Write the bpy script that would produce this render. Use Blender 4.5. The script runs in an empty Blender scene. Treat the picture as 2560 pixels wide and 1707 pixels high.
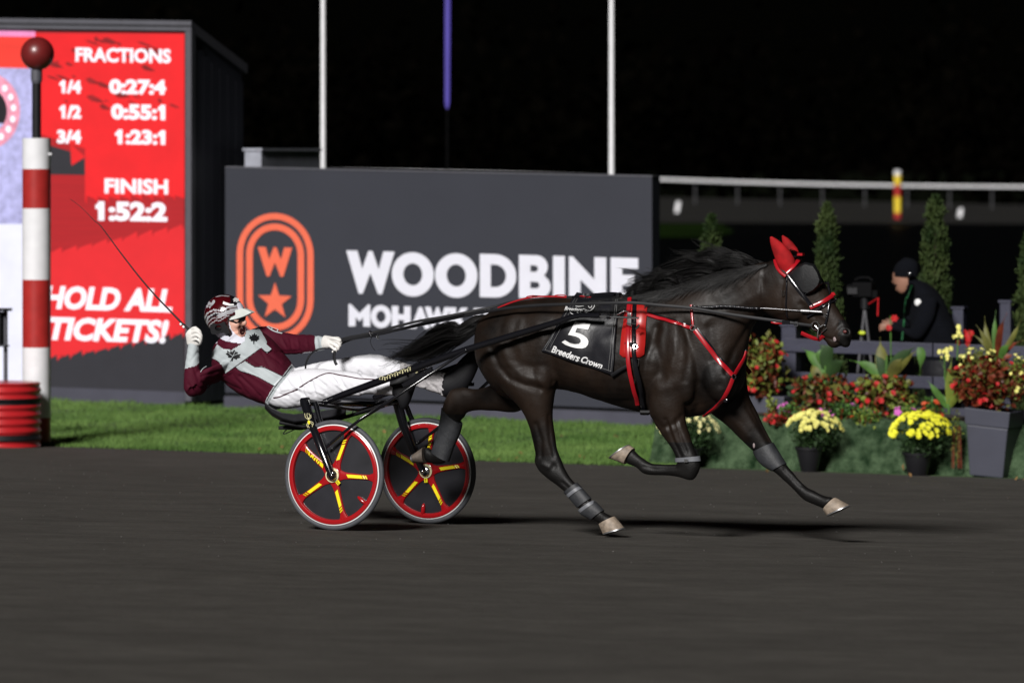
import bpy, bmesh, math, random
import numpy as np
from mathutils import Vector, Matrix
from mathutils.bvhtree import BVHTree
random.seed(5); rng = np.random.default_rng(5)
scene = bpy.context.scene
COL = scene.collection
# ---------------- camera, sky, sun, exposure ----------------
F = 12800.0          # focal length in reference pixels (image width 2560)
HOR = 400.0          # horizon row
CAMH = 2.4
cd = bpy.data.cameras.new('camera'); cam = bpy.data.objects.new('camera', cd); COL.objects.link(cam)
cam.location = (0, 0, CAMH); cam.rotation_euler = (math.radians(90), 0, 0)
cd.sensor_width = 36; cd.lens = 36*F/2560; cd.shift_y = -(853.5-HOR)/2560
cd.clip_start = 0.5; cd.clip_end = 3000
cd.dof.use_dof = True; cd.dof.focus_distance = 32.9; cd.dof.aperture_fstop = 3.2
scene.camera = cam
SUN_EL = math.radians(29); SUN_AZ = math.radians(21)   # lamps light the track from behind the camera, from the left
w = bpy.data.worlds.new("World"); scene.world = w; w.use_nodes = True
nt = w.node_tree; nt.nodes.clear()
sky = nt.nodes.new('ShaderNodeTexSky'); sky.sky_type = 'NISHITA'; sky.sun_disc = False
sky.sun_elevation = SUN_EL; sky.sun_rotation = math.radians(180)+SUN_AZ
bg = nt.nodes.new('ShaderNodeBackground'); bg.inputs['Strength'].default_value = 0.00012
wo = nt.nodes.new('ShaderNodeOutputWorld')
nt.links.new(sky.outputs[0], bg.inputs[0]); nt.links.new(bg.outputs[0], wo.inputs[0])
sl = bpy.data.lights.new('sun', 'SUN'); sl.energy = 4.7; sl.angle = math.radians(12); sl.color = (1.0, 0.975, 0.95)
sun = bpy.data.objects.new('sun', sl); COL.objects.link(sun)
sdir = Vector((-math.sin(SUN_AZ)*math.cos(SUN_EL), -math.cos(SUN_AZ)*math.cos(SUN_EL), math.sin(SUN_EL)))
sun.rotation_euler = sdir.to_track_quat('Z', 'Y').to_euler(); sun.location = (-20, -20, 20)
scene.view_settings.view_transform = 'Standard'; scene.view_settings.look = 'None'
scene.view_settings.exposure = 0.0; scene.view_settings.gamma = 1.0
scene.view_settings.use_curve_mapping = False

# ---------------- helpers: frames ----------------
TH = math.radians(24.3); CT, ST = math.cos(TH), math.sin(TH)
DV = Vector((CT, -ST, 0)); NV = Vector((ST, CT, 0)); UP = Vector((0, 0, 1))
X0, Y0 = -0.85, 33.44                 # middle of the sulky axle
EY = 48.75                            # where the track edge crosses the view axis
def _plane(px, py, x0, y0, v):
    t = (px-1280)/F
    u = (t*(y0+v*CT)-x0-v*ST)/(CT+t*ST)
    Y = y0-u*ST+v*CT
    return Vector((x0+u*CT+v*ST, Y, CAMH-(py-HOR)*Y/F))
def P(px, py, v=0.0): return _plane(px, py, X0, Y0, v)     # a point beside the vehicle's centre plane
def R(px, py, n=0.0): return _plane(px, py, 0.0, EY, n)    # a point n metres beyond the track edge
def UVZ(u, v, z): return Vector((X0+u*CT+v*ST, Y0-u*ST+v*CT, z))
def QN(q, n, z=0.0): return Vector((q*CT+n*ST, EY-q*ST+n*CT, z))
def qn(x, y): return x*CT-(y-EY)*ST, x*ST+(y-EY)*CT
def D(px, py, Y): return Vector(((px-1280)/F*Y, Y, CAMH-(py-HOR)*Y/F))
def proj(p): return 1280+F*p[0]/p[1], HOR-F*(p[2]-CAMH)/p[1]
NB = 7.06                             # billboard line beyond the edge
def zg(x, y):                         # ground height
    q, n = qn(x, y)
    if n <= 0: return CAMH-2.370-.0205*(x+1.138)-.03*(y-32.8)
    ex, ey = q*CT, EY-q*ST
    ze = CAMH-2.370-.0205*(ex+1.138)-.03*(ey-32.8)
    bx = q*CT+NB*ST
    zb = CAMH-2.872-.02*bx
    if n <= NB: return ze+(zb-ze)*n/NB
    return CAMH-2.872-.02*(q*CT+n*ST)

# ---------------- helpers: materials ----------------
def lin(c): 
    c = c/255.0
    return c/12.92 if c <= .04045 else ((c+.055)/1.055)**2.4
def S(r, g, b): return (lin(r), lin(g), lin(b))
MATS = {}
def mat(name, col, rough=.6, metal=0.0, var=.12, scale=8.0, bump=.0, bscale=60.0, spec=.5, coat=0.0, emit=None, estr=1.0,
        stretch=None, col2=None, sheen=0.0, detail=4.0, wscale=None):
    m = bpy.data.materials.new(name); m.use_nodes = True; t = m.node_tree; n = t.nodes; L = t.links
    b = n['Principled BSDF']
    b.inputs['Roughness'].default_value = rough; b.inputs['Metallic'].default_value = metal
    b.inputs['Specular IOR Level'].default_value = spec; b.inputs['Coat Weight'].default_value = coat
    b.inputs['Coat Roughness'].default_value = .15
    if sheen: b.inputs['Sheen Weight'].default_value = sheen
    tc = n.new('ShaderNodeTexCoord'); mp = n.new('ShaderNodeMapping'); L.new(tc.outputs['Object'], mp.inputs[0])
    if stretch: 
        mp.inputs['Rotation'].default_value = (0, 0, stretch[3]) if len(stretch) > 3 else (0, 0, 0)
        mp.inputs['Scale'].default_value = stretch[:3]
    nz = n.new('ShaderNodeTexNoise'); nz.inputs['Scale'].default_value = scale; nz.inputs['Detail'].default_value = detail
    L.new(mp.outputs[0], nz.inputs[0])
    rp = n.new('ShaderNodeValToRGB'); L.new(nz.outputs[0], rp.inputs[0])
    c1 = tuple(min(1, x*(1-var)) for x in col); c2 = tuple(min(1, x*(1+var)) for x in (col2 or col))
    rp.color_ramp.elements[0].position = .3; rp.color_ramp.elements[1].position = .7
    rp.color_ramp.elements[0].color = (*c1, 1); rp.color_ramp.elements[1].color = (*c2, 1)
    L.new(rp.outputs[0], b.inputs['Base Color'])
    if emit:
        b.inputs['Base Color'].default_value = (0, 0, 0, 1)
        for l in list(b.inputs['Base Color'].links): L.remove(l)
        rp.color_ramp.elements[0].color = (*[x*(1-var) for x in emit], 1); rp.color_ramp.elements[1].color = (*[x*(1+var) for x in emit], 1)
        L.new(rp.outputs[0], b.inputs['Emission Color']); b.inputs['Emission Strength'].default_value = estr
        b.inputs['Base Color'].default_value = (.01, .01, .01, 1)
    if bump:
        bn = n.new('ShaderNodeTexNoise'); bn.inputs['Scale'].default_value = bscale; bn.inputs['Detail'].default_value = 5
        L.new(mp.outputs[0] if stretch else tc.outputs['Object'], bn.inputs[0])
        bu = n.new('ShaderNodeBump'); bu.inputs['Strength'].default_value = 1.0; bu.inputs['Distance'].default_value = bump
        L.new(bn.outputs[0], bu.inputs['Height']); L.new(bu.outputs[0], b.inputs['Normal'])
    MATS[name] = m; return m

# ---------------- helpers: geometry ----------------
def link(name, me, parent=None, mats=None, smooth=False, **props):
    o = bpy.data.objects.new(name, me); COL.objects.link(o)
    if mats is not None:
        for m in (mats if isinstance(mats, (list, tuple)) else [mats]): me.materials.append(m)
    if smooth:
        me.polygons.foreach_set('use_smooth', [True]*len(me.polygons))
        if len(me.polygons) < 30000: me.set_sharp_from_angle(angle=math.radians(48))
    if parent is not None:
        o.parent = parent; o.location = -world(parent)
    for k, v in props.items(): o[k] = v
    return o
def world(o):
    l = o.location.copy()
    while o.parent: o = o.parent; l += o.location
    return l
def thing(name, loc, label, cat, group=None):
    o = bpy.data.objects.new(name, None); COL.objects.link(o); o.location = loc; o.empty_display_size = .1
    o['label'] = label; o['category'] = cat
    if group: o['group'] = group
    return o
def tag(o, label, cat, group=None):
    o['label'] = label; o['category'] = cat
    if group: o['group'] = group
    return o
class MB:
    def __init__(s): s.v = []; s.f = []; s.mi = []
    def add(s, vs, fs, mi=0):
        b = len(s.v); s.v += [tuple(v) for v in vs]; s.f += [tuple(i+b for i in f) for f in fs]; s.mi += [mi]*len(fs)
    def box(s, c, ax, ay, az, mi=0):           # centre and three half-vectors
        c = Vector(c); vs = [c+ax*i+ay*j+az*k for i in (-1, 1) for j in (-1, 1) for k in (-1, 1)]
        s.add(vs, [(0,1,3,2),(4,6,7,5),(0,4,5,1),(2,3,7,6),(0,2,6,4),(1,5,7,3)], mi)
    def loft(s, rings, mi=0, cap=True, close=True):
        n = len(rings[0]); b = len(s.v)
        vs = [p for r in rings for p in r]; fs = []
        for i in range(len(rings)-1):
            for j in range(n if close else n-1):
                k = (j+1) % n; fs.append((i*n+j, i*n+k, (i+1)*n+k, (i+1)*n+j))
        if cap: fs.append(tuple(range(n-1, -1, -1))); fs.append(tuple(range((len(rings)-1)*n, len(rings)*n)))
        s.add(vs, fs, mi)
    def tube(s, pts, r, seg=10, mi=0, flat=None, cap=True):
        pts = [Vector(p) for p in pts]; n = len(pts); rr = r if isinstance(r, (list, tuple)) else [r]*n
        rings = []; prev = None
        for i in range(n):
            t = (pts[min(i+1, n-1)]-pts[max(i-1, 0)])
            if t.length < 1e-9: t = Vector((0, 0, 1))
            t.normalize()
            ref = Vector((0, 0, 1)) if abs(t.z) < .9 else Vector((1, 0, 0))
            a = (prev-t*prev.dot(t)) if prev is not None else t.cross(ref)
            if a.length < 1e-6: a = t.cross(ref)
            a.normalize(); b = t.cross(a); prev = a
            rings.append([pts[i]+(a*math.cos(2*math.pi*k/seg)+b*math.sin(2*math.pi*k/seg))*rr[i] for k in range(seg)])
        s.loft(rings, mi, cap)
    def ell(s, c, ax, ay, az, nu=16, nv=10, mi=0):
        c = Vector(c); rings = []
        for i in range(1, nv):
            ph = math.pi*i/nv
            rings.append([c+az*math.cos(ph)+(ax*math.cos(2*math.pi*k/nu)+ay*math.sin(2*math.pi*k/nu))*math.sin(ph) for k in range(nu)])
        vs = [p for r in rings for p in r]+[c+az, c-az]; fs = []; T = len(vs)-2
        for i in range(len(rings)-1):
            for j in range(nu):
                k = (j+1) % nu; fs.append((i*nu+j, (i+1)*nu+j, (i+1)*nu+k, i*nu+k))
        for j in range(nu):
            k = (j+1) % nu; fs.append((T, j, k)); fs.append((T+1, (len(rings)-1)*nu+k, (len(rings)-1)*nu+j))
        s.add(vs, fs, mi)
    def mesh(s, name):
        me = bpy.data.meshes.new(name); me.from_pydata(s.v, [], s.f); me.polygons.foreach_set('material_index', s.mi)
        me.update(); return me
    def build(s, name, mats, parent=None, smooth=True, fix=True, **props):
        me = s.mesh(name)
        if fix:
            bm = bmesh.new(); bm.from_mesh(me); bmesh.ops.recalc_face_normals(bm, faces=bm.faces); bm.to_mesh(me); bm.free()
        return link(name, me, parent, mats, smooth, **props)
def bevel(o, wdt, seg=2):
    bm = bmesh.new(); bm.from_mesh(o.data)
    bmesh.ops.bevel(bm, geom=[e for e in bm.edges if len(e.link_faces) == 2 and e.calc_face_angle(0) > .6], offset=wdt, segments=seg, affect='EDGES', profile=.6)
    bm.to_mesh(o.data); bm.free(); return o
def ring(C, a, b, n=28, e=2.2):
    out = []
    for k in range(n):
        t = 2*math.pi*k/n; c, s_ = math.cos(t), math.sin(t)
        out.append(C+a*(math.copysign(abs(c)**(2/e), c))+b*(math.copysign(abs(s_)**(2/e), s_)))
    return out
def crom(vals, sub):
    n = len(vals); out = []
    for i in range(n-1):
        p0 = vals[max(i-1, 0)]; p1 = vals[i]; p2 = vals[i+1]; p3 = vals[min(i+2, n-1)]
        for k in range(sub):
            t = k/sub
            out.append(.5*((2*p1)+(-p0+p2)*t+(2*p0-5*p1+4*p2-p3)*t*t+(-p0+3*p1-3*p2+p3)*t**3))
    out.append(vals[-1]); return out
def px_loft(mb, specs, sub=4, n=28, e=2.2, fr=P, closed=True):
    """specs: (ax, ay, bx, by, v, halfwidth); A and B are the two outline points of a section."""
    data = []
    for ax, ay, bx, by, v, hw in specs:
        A, B = fr(ax, ay, v), fr(bx, by, v); C = (A+B)/2; a = (A-B)/2
        ad = a.dot(DV); L = max(a.length, 1e-6)
        if abs(ad) > 1e-4:
            app = abs(ad)*CT; red = math.sqrt(max(app*app-(hw*ST*ad/L)**2, .36*app*app))/CT
            a = a+DV*(math.copysign(red, ad)-ad)
        b = NV*hw
        data.append(np.array([*C, *a, *b]))
    rings = []
    for d in crom(data, sub):
        rings.append(ring(Vector(d[0:3]), Vector(d[3:6]), Vector(d[6:9]), n, e))
    if closed:
        d = data[0]; c0 = Vector(d[0:3]); c1 = Vector(data[1][0:3]); dr = (c0-c1).normalized()
        m = min(Vector(d[3:6]).length, Vector(d[6:9]).length)*.5
        rings.insert(0, [c0+dr*m*.7+(p-c0)*.7 for p in rings[0]]); rings.insert(0, [c0+dr*m+(p-c0)*.3 for p in rings[1]])
        d = data[-1]; c0 = Vector(d[0:3]); c1 = Vector(data[-2][0:3]); dr = (c0-c1).normalized()
        m = min(Vector(d[3:6]).length, Vector(d[6:9]).length)*.5
        rl = rings[-1]
        rings.append([c0+dr*m*.7+(p-c0)*.7 for p in rl]); rings.append([c0+dr*m+(p-c0)*.3 for p in rl])
    mb.loft(rings)
def fuse(mb, name, voxel, smooth=6, factor=.5):
    me = mb.mesh(name+'_raw'); bm = bmesh.new(); bm.from_mesh(me); bmesh.ops.recalc_face_normals(bm, faces=bm.faces); bm.to_mesh(me); bm.free()
    o = bpy.data.objects.new(name, me); COL.objects.link(o)
    m = o.modifiers.new('r', 'REMESH'); m.mode = 'VOXEL'; m.voxel_size = voxel
    m = o.modifiers.new('s', 'SMOOTH'); m.iterations = smooth; m.factor = factor
    dg = bpy.context.evaluated_depsgraph_get(); me2 = bpy.data.meshes.new_from_object(o.evaluated_get(dg))
    bpy.data.objects.remove(o); bpy.data.meshes.remove(me); me2.name = name
    return me2
def verts_np(me):
    a = np.empty(len(me.vertices)*3); me.vertices.foreach_get('co', a); return a.reshape(-1, 3)
def normals_np(me):
    a = np.empty(len(me.vertices)*3); me.vertices.foreach_get('normal', a); return a.reshape(-1, 3)
def projn(v): return np.stack([1280+F*v[:, 0]/v[:, 1], HOR-F*(v[:, 2]-CAMH)/v[:, 1]], 1)
def seg_dist(p, poly):
    d = np.full(len(p), 1e9)
    for (x0, y0), (x1, y1) in zip(poly[:-1], poly[1:]):
        a = np.array([x0, y0]); b = np.array([x1, y1]); ab = b-a
        t = np.clip(((p-a)@ab)/(ab@ab+1e-9), 0, 1); d = np.minimum(d, np.hypot(*(p-(a+t[:, None]*ab)).T))
    return d
def carve(me, ops, side=-1):
    """ops: (polyline in the side view, radius, height in metres); works on one flank of a body."""
    v = verts_np(me); nn = normals_np(me); p = projn(v); s = (nn@np.array(NV))*side
    wgt = np.clip(s*2+.3, 0, 1); h = np.zeros(len(v))
    for poly, r, amp in ops:
        if len(poly) == 1: d = np.hypot(p[:, 0]-poly[0][0], p[:, 1]-poly[0][1])
        else: d = seg_dist(p, poly)
        h += amp*np.exp(-(d/r)**2)
    v = v+nn*(h*wgt)[:, None]; me.vertices.foreach_set('co', v.ravel()); me.update()
def inpoly(p, poly):
    ins = np.zeros(len(p), bool); n = len(poly)
    for i in range(n):
        x0, y0 = poly[i]; x1, y1 = poly[(i+1) % n]
        c = ((y0 > p[:, 1]) != (y1 > p[:, 1])); 
        with np.errstate(divide='ignore', invalid='ignore'):
            ins ^= c & (p[:, 0] < (x1-x0)*(p[:, 1]-y0)/(y1-y0+1e-12)+x0)
    return ins
def face_centers(me):
    a = np.empty(len(me.polygons)*3); me.polygons.foreach_get('center', a); return a.reshape(-1, 3)
def bvh_of(o_or_me):
    me = o_or_me if isinstance(o_or_me, bpy.types.Mesh) else o_or_me.data
    bm = bmesh.new(); bm.from_mesh(me); b = BVHTree.FromBMesh(bm); bm.free(); return b
CAM = Vector((0, 0, CAMH))
def hit(bvh, px, py, fallback=None):
    d = Vector(((px-1280)/F, 1, -(py-HOR)/F)).normalized(); l, n, i, ds = bvh.ray_cast(CAM, d)
    if l is None:
        best = None
        for r in (4, 8, 14, 22, 32, 45):
            for k in range(12):
                a = k*math.pi/6
                dd = Vector(((px+r*math.cos(a)-1280)/F, 1, -(py+r*math.sin(a)-HOR)/F)).normalized(); l2, n2, i2, ds2 = bvh.ray_cast(CAM, dd)
                if l2 is not None:
                    v = (l2-Vector((X0, Y0, 0))).dot(NV); return P(px, py, v), n2
        return (P(px, py, fallback or 0), -NV)
    return l, n
def dense(pts, step=6):
    out = []
    for a, b in zip(pts[:-1], pts[1:]):
        n = max(1, int(math.hypot(b[0]-a[0], b[1]-a[1])/step))
        for k in range(n): out.append((a[0]+(b[0]-a[0])*k/n, a[1]+(b[1]-a[1])*k/n))
    out.append(pts[-1]); return out
def strap3(mb, pos, nor, wdt, th=.004, mi=0):
    n = len(pos); rings = []
    for i in range(n):
        t = (pos[min(i+1, n-1)]-pos[max(i-1, 0)]).normalized(); nn = nor[i]; side = t.cross(nn)
        if side.length < 1e-5: side = t.orthogonal()
        side.normalize(); nn = side.cross(t).normalized()
        if nn.dot(nor[i]) < 0: nn = -nn
        w_ = wdt[i] if isinstance(wdt, list) else wdt
        rings.append([pos[i]+side*w_/2-nn*th, pos[i]+side*w_/2+nn*th, pos[i]+side*w_*.35+nn*th*1.5, pos[i]-side*w_*.35+nn*th*1.5, pos[i]-side*w_/2+nn*th, pos[i]-side*w_/2-nn*th])
    mb.loft(rings, mi)
def strap_px(mb, bvh, pts, wdt, off=.006, th=.003, mi=0, smoothn=2):
    pos = []; nor = []
    for x, y in dense(pts, 5):
        l, n = hit(bvh, x, y); pos.append(l+n*off); nor.append(n)
    for _ in range(smoothn):
        pos = [pos[0]]+[(pos[i-1]+pos[i]*2+pos[i+1])/4 for i in range(1, len(pos)-1)]+[pos[-1]]
        nor = [(nor[max(i-1, 0)]+nor[i]*2+nor[min(i+1, len(nor)-1)]).normalized() for i in range(len(nor))]
    strap3(mb, pos, nor, wdt, th, mi); return pos
def mirror_pts(pos):                 # to the other flank of the vehicle's centre plane
    o = Vector((X0, Y0, 0)); return [p-NV*2*(p-o).dot(NV) for p in pos]
def wire_ring(mb, c, r, nrm, t=.003, seg=16, mi=0):
    nrm = Vector(nrm).normalized(); a = nrm.orthogonal().normalized(); b = nrm.cross(a); rings = []
    for i in range(seg+1):
        an = 2*math.pi*i/seg; d = a*math.cos(an)+b*math.sin(an)
        rings.append([c+d*r+(d*math.cos(k*math.pi/3)+nrm*math.sin(k*math.pi/3))*t for k in range(6)])
    mb.loft(rings, mi, cap=False)
def poly_plate(name, outlines, mapf, thick_vec, mats, parent=None, **props):
    """flat lettering / plates: closed outlines (even-odd) in 2D, mapped to the place and given thickness."""
    cu = bpy.data.curves.new(name, 'CURVE'); cu.dimensions = '2D'; cu.fill_mode = 'BOTH'
    for ol in outlines:
        sp = cu.splines.new('POLY'); sp.points.add(len(ol)-1)
        for i, (x, y) in enumerate(ol): sp.points[i].co = (x, y, 0, 1)
        sp.use_cyclic_u = True
    o = bpy.data.objects.new(name, cu); COL.objects.link(o)
    dg = bpy.context.evaluated_depsgraph_get(); me = bpy.data.meshes.new_from_object(o.evaluated_get(dg)); bpy.data.objects.remove(o)
    bm = bmesh.new(); bm.from_mesh(me)
    bmesh.ops.remove_doubles(bm, verts=bm.verts, dist=1e-5)
    if thick_vec is not None and thick_vec.length > 0:
        r = bmesh.ops.extrude_face_region(bm, geom=list(bm.faces)); 
        top = {v for v in r['geom'] if isinstance(v, bmesh.types.BMVert)}
        for v in bm.verts:
            p = mapf(v.co.x, v.co.y); v.co = p+(thick_vec if v in top else Vector())
    else:
        for v in bm.verts: v.co = mapf(v.co.x, v.co.y)
    bmesh.ops.recalc_face_normals(bm, faces=bm.faces); me = bpy.data.meshes.new(name); bm.to_mesh(me); bm.free()
    return link(name, me, parent, mats, False, **props)
def text_plate(name, s, box, mapf, thick, mats, parent=None, offset=0.0, shear=0.0, slope=0.0, **props):
    """text fitted to a box (x0, y0, x1, y1) of 2D coordinates, y down."""
    cu = bpy.data.curves.new(name, 'FONT'); cu.body = s; cu.offset = offset; cu.shear = shear; cu.resolution_u = 3
    o = bpy.data.objects.new(name, cu); COL.objects.link(o)
    dg = bpy.context.evaluated_depsgraph_get(); me = bpy.data.meshes.new_from_object(o.evaluated_get(dg)); bpy.data.objects.remove(o)
    v = verts_np(me); mn = v.min(0); mx = v.max(0); x0, y0, x1, y1 = box
    bm = bmesh.new(); bm.from_mesh(me); bmesh.ops.remove_doubles(bm, verts=bm.verts, dist=1e-5)
    def m2(x, y):
        fx = (x-mn[0])/(mx[0]-mn[0]); fy = (y-mn[1])/(mx[1]-mn[1]); X = x0+fx*(x1-x0)
        return mapf(X, y1-fy*(y1-y0)+slope*(X-x0))
    if thick is not None:
        r = bmesh.ops.extrude_face_region(bm, geom=list(bm.faces)); top = {q for q in r['geom'] if isinstance(q, bmesh.types.BMVert)}
        for q in bm.verts: q.co = m2(q.co.x, q.co.y)+(thick if q in top else Vector())
    else:
        for q in bm.verts: q.co = m2(q.co.x, q.co.y)
    bmesh.ops.recalc_face_normals(bm, faces=bm.faces); me = bpy.data.meshes.new(name); bm.to_mesh(me); bm.free()
    return link(name, me, parent, mats, False, **props)
def arc(cx, cy, rx, ry, a0, a1, n=12): return [(cx+rx*math.cos(math.radians(a0+(a1-a0)*i/n)), cy+ry*math.sin(math.radians(a0+(a1-a0)*i/n))) for i in range(n+1)]
def leafy(mb, centers, size, n_per=1, aspect=.5, spread=(1, 1, 1), mi=0, up=.3):
    for c in centers:
        d = Vector(rng.normal(size=3)); d.z += up; d.normalize(); s_ = d.orthogonal().normalized()
        s_.rotate(Matrix.Rotation(random.uniform(0, 6.28), 3, d)); k = size*random.uniform(.6, 1.3); nn = d.cross(s_)
        c = Vector(c); mb.add([c, c+d*k*.5+s_*k*aspect*.5+nn*k*.1, c+d*k, c+d*k*.5-s_*k*aspect*.5+nn*k*.1], [(0, 1, 2, 3)], mi)

# ---------------- materials ----------------
M = MATS
mat('track_dirt', (.064, .060, .054), .95, var=.14, scale=2.2, bump=.010, bscale=34, stretch=(.5, .8, 1, TH), detail=12, spec=.15)
_m = MATS['track_dirt']; _n = _m.node_tree.nodes; _l = _m.node_tree.links; _b = _n['Principled BSDF']
_tc = _n.new('ShaderNodeTexCoord'); _mp = _n.new('ShaderNodeMapping'); _mp.inputs['Rotation'].default_value = (0, 0, TH); _mp.inputs['Scale'].default_value = (.45, .8, 1); _l.new(_tc.outputs['Object'], _mp.inputs[0])
_z = _n.new('ShaderNodeTexNoise'); _z.inputs['Scale'].default_value = 7; _z.inputs['Detail'].default_value = 10; _z.inputs['Roughness'].default_value = .75; _l.new(_mp.outputs[0], _z.inputs[0])
_r = _n.new('ShaderNodeValToRGB'); _r.color_ramp.elements[0].position = .34; _r.color_ramp.elements[1].position = .72; _r.color_ramp.elements[0].color = (.74, .73, .72, 1); _r.color_ramp.elements[1].color = (1.22, 1.22, 1.22, 1); _l.new(_z.outputs[0], _r.inputs[0])
_x = _n.new('ShaderNodeMix'); _x.data_type = 'RGBA'; _x.blend_type = 'MULTIPLY'; _x.inputs[0].default_value = 1; _old = _b.inputs['Base Color'].links[0].from_socket; _l.new(_old, _x.inputs[6]); _l.new(_r.outputs[0], _x.inputs[7]); _l.new(_x.outputs[2], _b.inputs['Base Color'])
mat('grass_soil', (.04, .085, .022), .95, var=.3, scale=3, bump=.02, bscale=40)
mat('grass_blade', (.075, .155, .035), .7, var=.2, scale=1.1, col2=(.115, .19, .05), spec=.1)
mat('turf_cover', (.012, .036, .012), .9, var=.35, scale=9, bump=.05, bscale=30, detail=12, col2=(.060, .095, .050), spec=.15)
mat('far_track', (.020, .0195, .0185), .95, var=.05, scale=.3, spec=.05)  # darker copy of the track dirt; lamp falloff is put into its colour
mat('far_grass', (.006, .014, .002), .95, var=.4, scale=.3, spec=.02)  # grass colour darkened to stand for ground the lamps barely reach
mat('pond_water', (.0012, .0014, .0016), .45, var=.0, scale=.5, bump=.02, bscale=2.5, spec=.03)
mat('white_paint', (.72, .72, .74), .45, var=.05)
mat('red_paint', (.36, .022, .02), .4, var=.1, spec=.4)
mat('yellow_paint', (.75, .55, .03), .5, var=.05)
mat('slate_board', (.025, .027, .038), .55, var=.06, scale=1.2, spec=.35, bump=.0008, bscale=30)
mat('slate_base', (.055, .055, .075), .6, var=.12, scale=3, spec=.3)
mat('slate_fence', (.027, .028, .050), .5, var=.12, scale=5, bump=.002, bscale=40, stretch=(1, 1, 4))
mat('letter_white', (.66, .66, .74), .6, var=.02)
mat('letter_orange', (.74, .125, .06), .6, var=.03)
mat('dark_gap', (.006, .006, .007), .9, var=.1)
mat('dark_steel', (.008, .0085, .010), .5, var=.15, spec=.3)
mat('frame_grey', (.075, .075, .09), .5, var=.08)
mat('black_gloss', (.006, .006, .008), .16, var=.1, coat=.6, spec=.5)
mat('black_matt', (.006, .006, .0075), .55, var=.2, spec=.28)
mat('chrome', (.75, .76, .78), .2, metal=1, var=.05)
mat('tyre_grey', (.055, .058, .066), .65, var=.15, scale=20)
mat('rim_red', (.33, .006, .009), .22, var=.05, coat=.7)
mat('stripe_white', (.8, .8, .8), .4, var=.02)
mat('stripe_yellow', (.85, .72, .01), .4, var=.02)
mat('wheel_disc', (.016, .016, .020), .35, var=.3, scale=6, coat=.2)
mat('cream_mark', (.62, .58, .34), .5, var=.05)
mat('harness_red', (.34, .006, .012), .30, var=.08, coat=.3)
mat('ear_red', (.27, .006, .008), .8, spec=.2, var=.35, scale=14)
mat('pad_red', (.36, .012, .010), .35, var=.06, coat=.2)
mat('coat', (.0040, .0028, .0023), .50, var=.5, scale=3.5, bump=.0014, bscale=60, spec=.24, col2=(.0125, .0074, .0048), detail=9)
_m = MATS['coat']; _n = _m.node_tree.nodes; _l = _m.node_tree.links; _tc = _n.new('ShaderNodeTexCoord'); _z = _n.new('ShaderNodeTexNoise'); _z.inputs['Scale'].default_value = 9; _z.inputs['Detail'].default_value = 8; _z.inputs['Roughness'].default_value = .7
_l.new(_tc.outputs['Object'], _z.inputs[0]); _q = _n.new('ShaderNodeMapRange'); _q.inputs['From Min'].default_value = .3; _q.inputs['From Max'].default_value = .7; _q.inputs['To Min'].default_value = .40; _q.inputs['To Max'].default_value = .66
_l.new(_z.outputs[0], _q.inputs[0]); _l.new(_q.outputs[0], _n['Principled BSDF'].inputs['Roughness'])
mat('coat_black', (.0055, .005, .0048), .5, var=.3, scale=9, bump=.0015, bscale=100, spec=.2)
mat('hair', (.0035, .003, .003), .45, var=.4, spec=.25, scale=20)
mat('hoof', (.24, .19, .145), .6, var=.35, scale=26, bump=.003, bscale=60)
mat('shoe_metal', (.35, .35, .36), .4, metal=.8)
mat('boot_grey', (.022, .0235, .027), .6, var=.35, scale=18, bump=.002, bscale=60)
mat('boot_tape', (.13, .135, .15), .5, var=.15, scale=20)
mat('cloth_black', (.009, .009, .012), .40, var=.2, scale=4, bump=.003, bscale=14, spec=.5)
mat('print_white', (.72, .72, .72), .5, var=.03)
mat('stitch', (.22, .22, .22), .7)
mat('nostril', (.10, .022, .02), .5)
mat('hoof_dark', (.09, .07, .055), .7, var=.4, scale=26)
mat('gun_metal', (.25, .25, .26), .35, metal=.9)
mat('camera_black', (.0025, .0025, .003), .8, spec=.12)
mat('muzzle_pale', (.28, .22, .22), .6, var=.3, scale=60)
mat('maroon', (.058, .0035, .013), .75, var=.15, scale=5, spec=.15, bump=.004, bscale=18)
mat('silk_grey', (.40, .44, .455), .7, var=.05, scale=5, bump=.004, bscale=18)
mat('trouser_white', (.70, .70, .74), .7, var=.03, scale=6, bump=.006, bscale=14)
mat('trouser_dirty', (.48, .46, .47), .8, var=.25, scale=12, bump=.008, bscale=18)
mat('glove_white', (.72, .70, .67), .75, var=.06, bump=.003, bscale=60)
mat('skin', (.60, .34, .26), .5, var=.1, scale=14)
mat('lips', (.36, .16, .13), .45)
mat('mouth_dark', (.02, .004, .004), .8, spec=.1)
mat('stubble', (.20, .12, .09), .7, var=.2, scale=60)
mat('balaclava', (.62, .62, .70), .7, var=.04, bump=.004, bscale=40)
mat('helmet_maroon', (.055, .002, .004), .15, var=.1, coat=1.0)
mat('helmet_black', (.008, .006, .008), .15, var=.1, coat=1.0)
mat('silver', (.50, .50, .53), .25, metal=.3, var=.25, scale=14, coat=.5)
mat('visor_white', (.62, .66, .62), .4)
mat('glass_black', (.004, .004, .005), .08, spec=.8)
mat('mum_yellow', (.80, .78, .04), .6, var=.1)
mat('mum_pale', (.78, .74, .22), .6, var=.1)
mat('mum_cream', (.76, .72, .36), .6, var=.1)
mat('leaf_dark', (.022, .05, .014), .6, var=.4, scale=6, spec=.3)
mat('leaf_mid', (.06, .14, .025), .55, var=.35, scale=6, spec=.3)
mat('leaf_lime', (.15, .19, .03), .55, var=.3, scale=6, spec=.3)
mat('leaf_bronze', (.12, .022, .008), .5, var=.6, scale=9, spec=.3)
mat('leaf_olive', (.10, .10, .02), .55, var=.4, scale=8, spec=.3)
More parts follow.
